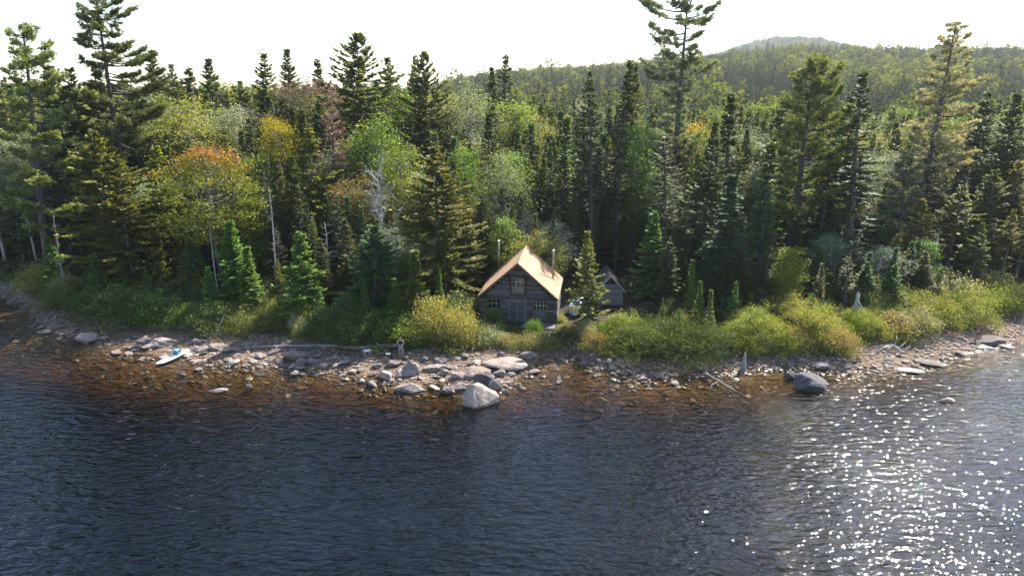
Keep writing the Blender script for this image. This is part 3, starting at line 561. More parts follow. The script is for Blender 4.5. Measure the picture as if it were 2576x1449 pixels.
# (prototype, label, px, py, Y, width px, name, group, extra)
KEY = [
 ('pn1', 'big white pine with layered pale boughs at the left end of the shore', 8, 62, 77, 250, 'pine_tree', G_P, dict(rz=0.2, tint=(1.2, 1.2, 1.1))),
 ('pn2', 'tallest white pine, ragged top cut off above, left part of the wood', 238, -25, 86, 290, 'pine_tree', G_P, dict(rz=0.0)),
 ('pn3', 'lone tall pine with bare trunk and flat crown rising behind the cabin', 1722, -4, 92, 190, 'pine_tree', G_P, dict(rz=3.0, tint=(1.1, 1.15, 1.15))),
 ('pn4', 'bushy yellow-green pine with upswept top, right of the small shed', 2040, 150, 78, 205, 'pine_tree', G_P, dict(rz=-0.1, tint=(1.3, 1.25, 1.1))),
 ('pn5', 'pale straw-coloured tall pine with bent trunk at the right', 2385, 58, 86, 205, 'pine_tree', G_P, dict(rz=0.1, tint=(1.25, 1.2, 1.2))),
 ('pn6', 'slim silvery green pine left of the pale straw-coloured pine', 2297, 372, 79, 100, 'pine_tree', G_P, {}),
 ('sp8', 'broad dark spruce standing right beside the bushy yellow-green pine', 2196, 188, 76, 150, 'spruce_tree', G_S, {}),
 ('sp1', 'dark spruce with double top at the left, between the two pines', 135, 168, 86, 170, 'spruce_tree', G_S, {}),
 ('sp8', 'dark spruce left of the tallest pine, half hidden by it', 190, 178, 84, 120, 'spruce_tree', G_S, {}),
 ('sp4', 'wide olive green spruce in the front row at the left, lit boughs', 238, 332, 71.5, 205, 'spruce_tree', G_S, {}),
 ('sp4', 'olive spruce leaning out of the right side of the wide olive spruce', 290, 395, 70.5, 160, 'spruce_tree', G_S, dict(tint=(1.05, 1, 1))),
 ('sp5', 'young olive spruce with pointed crown on a bare stem, left wood', 387, 376, 74, 115, 'spruce_tree', G_S, {}),
 ('sp1', 'dark tree with rounded ragged top on the skyline right of the tallest pine', 386, 128, 108, 105, 'spruce_tree', G_S, {}),
 ('sp2', 'slim dark spruce on the skyline, left of the pale broadleaf trees', 438, 165, 112, 62, 'spruce_tree', G_S, {}),
 ('sp3', 'dark skyline spruce between two others above the pale broadleaf crowns', 478, 172, 116, 66, 'spruce_tree', G_S, {}),
 ('sp1', 'dark skyline spruce with feathered top right of the pale broadleaf trees', 527, 150, 112, 92, 'spruce_tree', G_S, {}),
 ('sp2', 'spire spruce just left of the purple-topped maple', 652, 138, 106, 92, 'spruce_tree', G_S, {}),
 ('sp1', 'dark skyline spruce right behind the purple-topped maple', 716, 126, 116, 85, 'spruce_tree', G_S, {}),
 ('sp3', 'short skyline spruce between the purple maple and the biggest spruce', 802, 150, 114, 60, 'spruce_tree', G_S, {}),
 ('lt_y', 'yellowish broadleaf crown right of the tallest pine, above the red-tipped maple', 445, 246, 93, 165, 'broadleaf_tree', G_B, {}),
 ('po_s', 'silvery grey-green broadleaf crown below the skyline spruces, left wood', 560, 268, 94, 150, 'broadleaf_tree', G_B, {}),
 ('bi_g', 'thin greyish birch crown with few leaves right of the silvery crown', 607, 235, 98, 95, 'birch_tree', G_B, {}),
 ('ma_r', 'maple with orange-red tips and yellow-green leaves at the left shore', 518, 345, 71, 205, 'maple_tree', G_B, dict(rz=0.5)),
 ('ma_y', 'bright yellow round-crowned tree in the dark left wood', 697, 302, 84, 72, 'broadleaf_tree', G_B, {}),
 ('ma_p', 'maple with purple-red top below the skyline, left of the biggest spruce', 752, 172, 103, 135, 'maple_tree', G_B, {}),
 ('dead_fir', 'dying fir with rust-red and grey needles, left of the biggest spruce', 813, 204, 81, 92, 'fir_tree', G_D, {}),
 ('sp5', 'olive spruce under the bright yellow tree, left of the dying fir', 770, 330, 77, 118, 'spruce_tree', G_S, {}),
 ('sp6', 'biggest broad dark spruce on the skyline, left of the middle', 900, 86, 95, 180, 'spruce_tree', G_S, {}),
 ('sp2', 'dark spruce hugging the right side of the biggest spruce', 967, 148, 103, 90, 'spruce_tree', G_S, {}),
 ('sp6', 'wide dark spruce with flat ragged top right of the biggest spruce', 1066, 132, 96, 122, 'spruce_tree', G_S, {}),
 ('sp3', 'thin spire beside the wide ragged-topped spruce', 1032, 140, 104, 58, 'spruce_tree', G_S, {}),
 ('ma_g', 'bright green maple crown in front of the biggest spruce', 932, 292, 85, 155, 'maple_tree', G_B, {}),
 ('ma_b', 'yellow-green maple behind the bare grey dead tree', 1010, 385, 78, 85, 'maple_tree', G_B, dict(tint=(1.05, 1, 0.9))),
 ('sp6', 'large olive-brown spruce standing just left of the cabin', 1100, 368, 66.5, 185, 'spruce_tree', G_S, dict(tint=(1.1, 1.02, 0.95))),
 ('bare', 'bare grey dead tree with many forking limbs, left of the cabin', 952, 436, 72, 118, 'dead_tree', G_D, dict(pn=('trunk', 'branches'))),
 ('po_s', 'silver-leaved poplar crown right of the wide ragged-topped spruce', 1182, 212, 98, 118, 'poplar_tree', G_B, {}),
 ('ma_b', 'small bright green maple between the large spruce and the birch', 1170, 385, 80, 58, 'maple_tree', G_B, dict(tint=(1.0, 1.05, 0.9))),
 ('bi_y', 'birch with silvery and yellow leaves rising behind the cabin', 1256, 350, 77, 112, 'birch_tree', G_B, {}),
 ('fi1', 'blue-green young fir left of the small bright maple', 1136, 345, 86, 50, 'fir_tree', G_F, {}),
 ('fi4', 'slim olive fir between the silver poplar and the birch', 1222, 290, 88, 58, 'fir_tree', G_F, {}),
 ('sp8', 'skyline spruce with thin top, right of the silver poplar', 1272, 146, 112, 75, 'spruce_tree', G_S, {}),
 ('sp1', 'dark skyline spruce just right of the silver poplar', 1228, 172, 112, 62, 'spruce_tree', G_S, {}),
 ('sp3', 'double-topped dark spire against the far hill, left of the lone tall pine', 1574, 152, 104, 62, 'spruce_tree', G_S, {}),
 ('sp3', 'shorter twin of the dark spire against the far hill', 1592, 160, 106, 52, 'spruce_tree', G_S, {}),
 ('sp2', 'dark spruce against the far hill between the poplar and the twin spires', 1490, 182, 112, 60, 'spruce_tree', G_S, {}),
 ('sp7', 'grey-green thin spruce behind the cabin roof, right of the birch', 1500, 236, 82, 86, 'spruce_tree', G_S, dict(tint=(0.9, 0.95, 0.9))),
 ('sp7', 'grey-green spruce with bare lower stem behind the small shed', 1562, 312, 83, 84, 'spruce_tree', G_S, {}),
 ('fi4', 'slim fir with lit tips behind the ridge of the cabin roof', 1420, 300, 85, 62, 'fir_tree', G_F, dict(tint=(1.1, 1.1, 0.9))),
 ('ma_b', 'pale yellow-green maple crown behind the shed', 1608, 325, 84, 72, 'maple_tree', G_B, dict(tint=(1.15, 1.1, 1.0))),
 ('po_s', 'loose silver-green crown below the pale yellow-green maple', 1662, 425, 82, 90, 'poplar_tree', G_B, dict(tint=(0.8, 0.95, 0.7))),
 ('ma_y', 'golden-yellow crown under the lone tall pine', 1724, 312, 95, 68, 'broadleaf_tree', G_B, {}),
 ('sp7', 'thin grey spruce in front of the golden-yellow crown', 1690, 345, 77, 84, 'spruce_tree', G_S, {}),
 ('sp1', 'dark full spruce right of the golden-yellow crown', 1790, 308, 73, 118, 'spruce_tree', G_S, dict(tint=(0.95, 1, 1))),
 ('sp3', 'tall dark spruce right of the lone tall pine', 1850, 235, 84, 92, 'spruce_tree', G_S, {}),
 ('fi4', 'narrow fir on a pale stem in the front row, right of the cabin', 1941, 366, 68, 88, 'fir_tree', G_F, dict(tint=(0.95, 1.05, 1.0))),
 ('fi1', 'dark green full fir at the front left of the narrow fir', 1838, 440, 67, 112, 'fir_tree', G_F, dict(tint=(0.9, 0.95, 0.85))),
 ('fi3', 'bright green young fir between the shed and the dark fir', 1648, 540, 70, 112, 'fir_tree', G_F, dict(tint=(0.85, 0.9, 0.95))),
 ('fi3', 'bright green young fir in the front row below the yellow tree', 756, 588, 62.5, 132, 'fir_tree', G_F, {}),
 ('fi2', 'young green fir behind a grey twiggy stem, left shore', 582, 556, 65.5, 92, 'fir_tree', G_F, dict(tint=(1.2, 1.15, 1))),
 ('fi2', 'second young fir pressed against the right of the left shore fir', 618, 622, 64.2, 74, 'fir_tree', G_F, dict(tint=(1.25, 1.15, 1))),
 ('fi1', 'small green fir left of the maple with orange-red tips', 470, 582, 68, 72, 'fir_tree', G_F, dict(tint=(1.3, 1.25, 0.9))),
 ('fi5', 'small slender fir at the foot of the young olive spruce', 392, 572, 70, 52, 'fir_tree', G_F, {}),
 ('fi7', 'dark heavy fir in the front row on a double trunk, left of the cabin', 932, 575, 61.5, 150, 'fir_tree', G_F, {}),
 ('fi5', 'slim pale green spire of a fir beside the yellow bushes left of the cabin', 1045, 634, 59.6, 66, 'fir_tree', G_F, {}),
 ('fi6', 'ragged olive spruce with thin bare top right in front of the shed', 1488, 588, 60.2, 82, 'spruce_tree', G_S, {}),
 ('fi2', 'dark small fir deep in the shade behind the left shore firs', 652, 610, 70, 52, 'fir_tree', G_F, {}),
 ('snag1', 'bleached bare pole with stubby twigs in the left wood', 672, 478, 66.5, 40, 'dead_tree', G_D, dict(pn=('trunk', 'branches'))),
 ('snag2', 'grey thin dead stem with fine twigs under the yellow tree', 655, 425, 74, 44, 'dead_tree', G_D, dict(pn=('trunk', 'branches'))),
 ('snag2', 'bare grey dead stem with drooping twigs right of the big left pine', 132, 540, 72, 40, 'dead_tree', G_D, dict(pn=('trunk', 'branches'))),
 ('snag1', 'dead grey stem in front of the maple with orange-red tips', 527, 545, 67, 40, 'dead_tree', G_D, dict(pn=('trunk', 'branches'))),
 ('snag2', 'dead tree with long bare side twigs left of the double-trunked dark fir', 822, 560, 67, 74, 'dead_tree', G_D, dict(pn=('trunk', 'branches'))),
 ('fi3', 'small round-topped fir at the far left beside the dead stem', 118, 600, 73, 66, 'fir_tree', G_F, dict(tint=(1.1, 1, 0.9))),
 ('sp5', 'olive spruce in front of the pale straw-coloured pine, lower right', 2418, 470, 76, 115, 'spruce_tree', G_S, {}),
 ('sp5', 'bronze-olive spruce near the right edge behind the shrubs', 2330, 505, 74, 90, 'spruce_tree', G_S, dict(tint=(1.2, 1, 0.9))),
 ('sp4', 'dark green spruce at the right edge above the shrubs', 2508, 430, 78, 125, 'spruce_tree', G_S, dict(tint=(0.7, 0.8, 0.85))),
 ('sp1', 'tall dark spruce at the very right edge', 2556, 238, 86, 120, 'spruce_tree', G_S, {}),
 ('sp2', 'dark spruce between the straw-coloured pine and the right edge', 2482, 235, 96, 92, 'spruce_tree', G_S, {}),
 ('fi3', 'small bright fir standing among the yellow shrubs at the right', 2256, 668, 65, 66, 'fir_tree', G_F, dict(tint=(0.85, 0.85, 0.8))),
 ('fi3', 'small olive fir at the wood edge left of the yellow shrubs', 2062, 628, 67, 92, 'fir_tree', G_F, dict(tint=(0.8, 0.75, 0.8))),
 ('sp2', 'dark spruce behind the upswept pine, left side', 1962, 255, 86, 95, 'spruce_tree', G_S, {}),
 ('sp7', 'thin grey-olive spruce right of the slim silvery pine', 2335, 420, 81, 72, 'spruce_tree', G_S, dict(tint=(0.8, 0.85, 0.8))),
 ('sp8', 'shaded dark spruce filling the gap under the upswept pine', 2090, 400, 76, 110, 'spruce_tree', G_S, {}),
 ('fi6', 'fir with orange-tinged dead boughs beside the cabin, left', 1178, 560, 69, 92, 'fir_tree', G_F, dict(tint=(1.05, 0.95, 0.95))),
]
for k, lab, px, py, Y, w, nm, g, ex in KEY: T(k, lab, px, py, Y, w, nm, g, **ex)

# ---------------------------------------------------------------- sun lanes that stay open (cabin roof, board, big rocks)
LANE = []
cabP = at(1303, 806, 1.45); CAB_RZ = R_(-7.4)
ca, sa = math.cos(CAB_RZ), math.sin(CAB_RZ)
def cab_w(x, y, z): return np.array([cabP[0] + ca * x - sa * y, cabP[1] + sa * x + ca * y, cabP[2] + z])
for x, z in ((0.2, 5.3), (1.3, 4.3), (2.4, 3.2), (3.4, 2.3)):
    for y in (0, 1.6, 3.2, 4.8, 5.8): LANE.append(cab_w(x, y, z))
for px, py, z in ((1150, 800, 1.6), (1100, 800, 1.6), (1250, 850, 1.2), (1350, 850, 1.2), (1950, 800, 2.0), (2050, 790, 2), (2150, 790, 2), (2250, 770, 2), (2350, 760, 2), (2450, 750, 2),
                  (1250, 910, 0.5), (1150, 940, 0.3), (430, 905, 0.3), (560, 880, 0.3), (1290, 895, .3), (420, 870, .3)): LANE.append(at(px, py, z))
for row in KEY:
    if row[4] < 82 and not row[0].startswith(('sn', 'ba')):
        for fr_ in (0.35, 0.6, 0.85):
            p_ = at_depth(row[2], row[3], row[4]); LANE.append(np.array([p_[0] + .3, row[4] + .2, 1.5 + fr_ * (p_[2] - 1.5)]))
LANE = np.array(LANE)
def shades(x, y, h, r):
    sd2 = np.array([SUND.x, SUND.y]); s2 = np.linalg.norm(sd2); q = np.array([x, y]) - LANE[:, :2]
    s = (q @ sd2) / (s2 * s2); off = np.abs(q[:, 0] * sd2[1] - q[:, 1] * sd2[0]) / s2; zr = LANE[:, 2] + s * SUND.z
    zb = gz(x, y); fr = np.clip(1 - (zr - zb) / max(h, .1), 0, 1)
    return bool(np.any((s > 1.6) & (zr < zb + h) & (off < r * (fr ** 0.7) * 0.9)))
for (x, y, h, r), row in zip(list(BUSY), KEY):
    if shades(x, y, h, r): print('SHADES', row[1])

# ---------------------------------------------------------------- the rest of the wood, tree by tree for the nearest
def in_cabin(x, y, m=1.2):
    lx, ly = ca * (x - cabP[0]) + sa * (y - cabP[1]), -sa * (x - cabP[0]) + ca * (y - cabP[1])
    return (-4.6 - m < lx < 4.2 + m and -2.0 - m < ly < 7.6 + m) or (7.2 - m < lx < 10.8 + m and 0.5 - m < ly < 6.5 + m) or (3 < lx < 7.5 and -2 < ly < 3)
TOPS = ((0, 185), (110, 190), (200, 200), (420, 195), (640, 190), (850, 200), (1000, 205), (1120, 215), (1300, 215), (1400, 235), (1600, 240), (1700, 250), (1850, 230), (2000, 255), (2200, 260), (2400, 240), (2576, 215))
def top_line(px, Y):
    """lowest row a filler tree may reach, further trees show higher"""
    a = np.interp(px, [t[0] for t in TOPS], [t[1] for t in TOPS])
    if px > 1300: ys, k = (66, 74, 82, 92, 105, 130, 180), (360, 280, 170, 80, 20, 5, 12)
    else: ys, k = (66, 74, 82, 92, 105, 130, 180), (330, 250, 150, 60, 5, 8, 14)
    return a + np.interp(Y, ys, k)
ZONES = ((-200, 420, 'at the left end of the wood'), (420, 860, 'in the left part of the wood'), (860, 1190, 'in the wood left of the cabin'), (1190, 1560, 'in the wood behind the cabin'),
         (1560, 1900, 'in the wood behind the shed'), (1900, 2240, 'in the wood behind the yellow shrubs'), (2240, 2800, 'at the right end of the wood'))
KINDS = [('sp1', 'dark full spruce', 'spruce_tree'), ('sp2', 'dark ragged spruce', 'spruce_tree'), ('sp3', 'slim dark spruce', 'spruce_tree'), ('sp8', 'thin-boughed dark spruce', 'spruce_tree'), ('fi4', 'slim green fir', 'fir_tree'),
         ('fi1', 'blue-green fir', 'fir_tree'), ('sp7', 'thin grey-green spruce', 'spruce_tree'), ('sp5', 'olive spruce on a bare stem', 'spruce_tree'), ('po_s', 'silvery broadleaf tree', 'poplar_tree'), ('ma_b', 'yellow-green maple', 'maple_tree'), ('lt_y', 'yellowish broadleaf tree', 'broadleaf_tree'), ('snag2', 'grey dead stem', 'dead_tree')]
WGT_L = np.array([5, 5, 4, 4, 2, 1, 2, 2.4, 1.3, 1.3, 1.4, 1.4]); WGT_R = np.array([3.5, 4, 4, 3, 5, 2.5, 3, 2.4, 1.0, 1.4, 0.9, 1.0])
fillers = []
cand = []
for _ in range(5200):
    Y = 64 + 116 * rnd(0, 1) ** 1.15; px = rnd(-190, 2770); cand.append((Y, px))
cand.sort()
BX = [[b[0], b[1], 2.1] for b in BUSY]
for Y, px in cand:
    X = (px - CX) / FPX * depth((0, Y, 4.0)); yv = float(np.interp(X, *VEG))
    if Y < yv + 5.5 or in_cabin(X, Y) or (1405 < px < 1665 and Y < 77): continue
    if abs(X - 62 * (Y / 118)) < 5 and 100 < Y < 128 and False: continue
    sp = 1.65 + 0.011 * (Y - 64); B = np.array(BX)
    if np.any((B[:, 0] - X) ** 2 + (B[:, 1] - Y) ** 2 < np.maximum(B[:, 2] * 0.8, sp) ** 2): continue
    w = WGT_L if px < 1250 else WGT_R; k = int(rng.choice(len(KINDS), p=w / w.sum())); key = KINDS[k][0]
    zb = gz(X, Y); row = top_line(px, Y) + abs(rng.normal(0, 14 if Y > 98 and px < 1250 else 34)) - 6; zt = at_depth(px, row, Y)[2]; h = min(zt - zb, rnd(14, 21) if px > 1250 or Y < 95 else rnd(17, 26)) * rnd(0.86, 1.0)
    if h < 3.0: continue
    Hp, Rp = P[key][2:]; wxy = min(max(h / Hp, 0.6), 1.3) * rnd(1.2, 1.6)
    ok = False
    for cut in (1.0, 0.8, 0.62, 0.46, 0.33):
        if h * cut > 2.5 and not shades(X, Y, h * cut, wxy * Rp * max(cut, .6)): ok = True; break
    if not ok: continue
    h *= cut; wxy *= max(cut, .6)
    BX.append([X, Y, sp]); fillers.append((Y, px, X, h, wxy, k))
landmarks([(r[1], *at_depth(r[2], r[3], r[4])[:2]) for r in KEY]); LMARK.append((cabP[0] + .5, cabP[1] + 3.4, 'log cabin'))
NEAR = [f for f in fillers if -60 < f[1] < 2640][:200]
near_set = set(id(f) for f in NEAR)
for f in NEAR:
    Y, px, X, h, wxy, k = f; key, lab, nm = KINDS[k]; zone = next(z for z in ZONES if z[0] <= px < z[1])[2]
    pn = ('trunk', 'branches') if key.startswith('snag') else ('trunk', 'crown')
    sz = 'young ' if h < 8 else 'tall ' if h > 15.5 else ''
    keep_tree(key, X, Y, h, wxy, single(sz + lab, X, Y), nm, 'tree', f'{lab} trees standing in the wood', (rnd(.8, 1.25), rnd(.88, 1.15), rnd(.75, 1.15)), None, pn)
FAR = [f for f in fillers if id(f) not in near_set]
print('fillers', len(fillers), 'near', len(NEAR), 'far', len(FAR))

# ---------------------------------------------------------------- deep wood and far hills: one mass each, scattered over points
M_FARLEAF = leaf_material('far_leaves', 0.3, 0.0, 0.5, True)
def far_conifer(H, R, col, tip):
    mb = MB(); mb.tube([[0, 0, 0], [0, 0, H * 0.9]], [0.14, 0.03], 4, BARKC, 0, False)
    n = 150; z = H * (0.12 + 0.88 * rnd(0, 1, n) ** 1.2); u = z / H; a = rnd(0, 6.283, n); L = np.maximum(R * (1.08 - u) ** 0.85 * rnd(0.7, 1.2, n), 0.25)
    Pp = np.stack([0 * a, 0 * a, z], 1); D = unit(np.stack([np.cos(a), np.sin(a), -0.25 + 1.0 * u ** 2 + rnd(-.15, .15, n)], 1)); W = unit(np.cross(D, rng.normal(0, .3, (n, 3)) + [0, 0, 1]))
    f = rnd(0, 1, n)[:, None]; mb.cards(Pp, D, W, L, L * 0.42 + 0.1, (np.array(col) * (1 - f) + np.array(tip) * f) * rnd(.7, 1.3, n)[:, None], 0.2)
    return mb.mesh('far_conifer', M_FARLEAF)
def far_broadleaf(H, R, c1, c2):
    mb = MB(); mb.tube([[0, 0, 0], [0, 0, H * 0.7]], [0.15, 0.05], 4, (0.25, 0.24, 0.22), 0, False)
    k = 16; d = unit(rng.normal(0, 1, (k, 3))); q = d * (rnd(0.35, 1, k) ** .6)[:, None] * [R, R, H * 0.33] + [0, 0, H * 0.66]
    I = np.repeat(np.arange(k), 16); n = len(I); off = rng.normal(0, 0.62, (n, 3)); Q = q[I] + off; D = unit(rng.normal(0, .8, (n, 3)) + unit(off) * .7 + [0, 0, .1]); W = unit(np.cross(D, rng.normal(0, 1, (n, 3))))
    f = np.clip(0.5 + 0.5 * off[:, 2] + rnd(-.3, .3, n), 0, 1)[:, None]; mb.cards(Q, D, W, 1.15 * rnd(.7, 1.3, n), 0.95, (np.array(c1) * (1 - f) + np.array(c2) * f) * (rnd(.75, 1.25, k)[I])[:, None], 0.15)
    return mb.mesh('far_broadleaf', M_FARLEAF)
def scatter(name, label, src, pts, rots, scls, idx):
    """one object: points carrying instances of the source meshes"""
    coll = bpy.data.collections.new(name + '_kinds')
    for k, (nm, mes) in enumerate(src):
        o = bpy.data.objects.new(f'{nm}_{k:02d}', mes); coll.objects.link(o)
    me = bpy.data.meshes.new(name); me.vertices.add(len(pts)); me.vertices.foreach_set('co', np.asarray(pts, np.float32).ravel())
    a = me.attributes.new('turn', 'FLOAT', 'POINT'); a.data.foreach_set('value', np.asarray(rots, np.float32))
    a = me.attributes.new('size', 'FLOAT_VECTOR', 'POINT'); a.data.foreach_set('vector', np.asarray(scls, np.float32).ravel())
    a = me.attributes.new('pick', 'INT', 'POINT'); a.data.foreach_set('value', np.asarray(idx, np.int32))
    o = obj(name, me); g = bpy.data.node_groups.new(name, 'GeometryNodeTree')
    g.interface.new_socket('Geometry', in_out='INPUT', socket_type='NodeSocketGeometry'); g.interface.new_socket('Geometry', in_out='OUTPUT', socket_type='NodeSocketGeometry')
    gi, go = g.nodes.new('NodeGroupInput'), g.nodes.new('NodeGroupOutput'); ip = g.nodes.new('GeometryNodeInstanceOnPoints'); ci = g.nodes.new('GeometryNodeCollectionInfo')
    ci.inputs['Collection'].default_value = coll; ci.inputs['Separate Children'].default_value = True; ci.inputs['Reset Children'].default_value = True
    def na(n, t): q = g.nodes.new('GeometryNodeInputNamedAttribute'); q.data_type = t; q.inputs['Name'].default_value = n; return q.outputs['Attribute']
    cx = g.nodes.new('ShaderNodeCombineXYZ'); l = g.links.new; l(na('turn', 'FLOAT'), cx.inputs['Z'])
    l(gi.outputs[0], ip.inputs['Points']); l(ci.outputs[0], ip.inputs['Instance']); ip.inputs['Pick Instance'].default_value = True
    l(na('pick', 'INT'), ip.inputs['Instance Index']); l(cx.outputs[0], ip.inputs['Rotation']); l(na('size', 'FLOAT_VECTOR'), ip.inputs['Scale']); l(ip.outputs[0], go.inputs[0])
    md = o.modifiers.new('scatter', 'NODES'); md.node_group = g
    return tag(o, label, kind='stuff')
def joined(key):
    t_me, c_me, H, R = P[key]; bm = bmesh.new(); bm.from_mesh(t_me); n0 = len(bm.faces); bm.from_mesh(c_me); bm.faces.ensure_lookup_table()
    for f in bm.faces[n0:]: f.material_index = 1
    me = bpy.data.meshes.new('wood_tree'); bm.to_mesh(me); bm.free(); me.materials.append(t_me.materials[0]); me.materials.append(c_me.materials[0]); return me
used = sorted(set(f[5] for f in FAR))
src = [('wood_tree', joined(KINDS[k][0])) for k in used]
pts, rots, scl, idx = [], [], [], []
for Y, px, X, h, wxy, k in FAR:
    pts.append((X, Y, gz(X, Y) - 0.1)); rots.append(rnd(0, 6.28)); scl.append((wxy, wxy, h / P[KINDS[k][0]][2])); idx.append(used.index(k))
scatter('deep_wood', 'dense mixed wood behind the shore trees', src, pts, rots, scl, idx)

far_src = [('far_tree', far_conifer(12, 2.3, (0.022, 0.038, 0.022), (0.05, 0.065, 0.035))), ('far_tree', far_conifer(14, 1.9, (0.035, 0.05, 0.03), (0.065, 0.08, 0.04))), ('far_tree', far_conifer(11, 2.6, (0.04, 0.055, 0.03), (0.08, 0.09, 0.04))),
           ('far_tree', far_broadleaf(11, 3.6, (0.075, 0.085, 0.03), (0.14, 0.145, 0.05))), ('far_tree', far_broadleaf(12, 3.9, (0.085, 0.10, 0.03), (0.165, 0.17, 0.05))), ('far_tree', far_broadleaf(10, 3.3, (0.06, 0.08, 0.03), (0.11, 0.13, 0.045))), ('far_tree', far_broadleaf(10, 3.4, (0.14, 0.105, 0.035), (0.24, 0.17, 0.055)))]
def far_field(n, y0, y1, r0, r1, smin):
    Y = np.sqrt(rnd(y0 ** 2, y1 ** 2, n)); X = rnd(r0, r1, n) * Y
    cell = np.stack([np.floor(X / smin), np.floor(Y / smin)], 1); _, u = np.unique(cell, axis=0, return_index=True)   # at most one per cell
    return X[u], Y[u]
xa, ya = far_field(26000, 176, 1020, -0.95, 0.95, 6.0); xb, yb = far_field(26000, 1020, 2350, -0.1, 0.8, 7.0)
X = np.concatenate([xa, xb]); Y = np.concatenate([ya, yb]); n = len(X)
con = vnoise(X, Y, 90, 11) + 0.5 * vnoise(X, Y, 25, 12) + rnd(-.35, .35, n) > np.interp(Y, [180, 320, 600, 1200], [-0.35, -0.1, 0.06, 0.02])
idx = np.where(con, rng.integers(0, 3, n), np.where(rnd(0, 1, n) < 0.025, 6, rng.integers(3, 6, n)))
s = rnd(0.8, 1.5, n) * np.where(con, 1.08, 1.0); s *= np.where(rnd(0, 1, n) < 0.015, 1.45, 1.0); w = s * rnd(0.85, 1.15, n) * np.where(Y > 1020, 1.3, 1.0)
scatter('hill_forest', 'mixed forest covering the distant hills', far_src, np.stack([X, Y, ground_z(X, Y) - 0.3], 1), rnd(0, 6.28, n), np.stack([w, w, s], 1), idx)
print('hill trees', n)

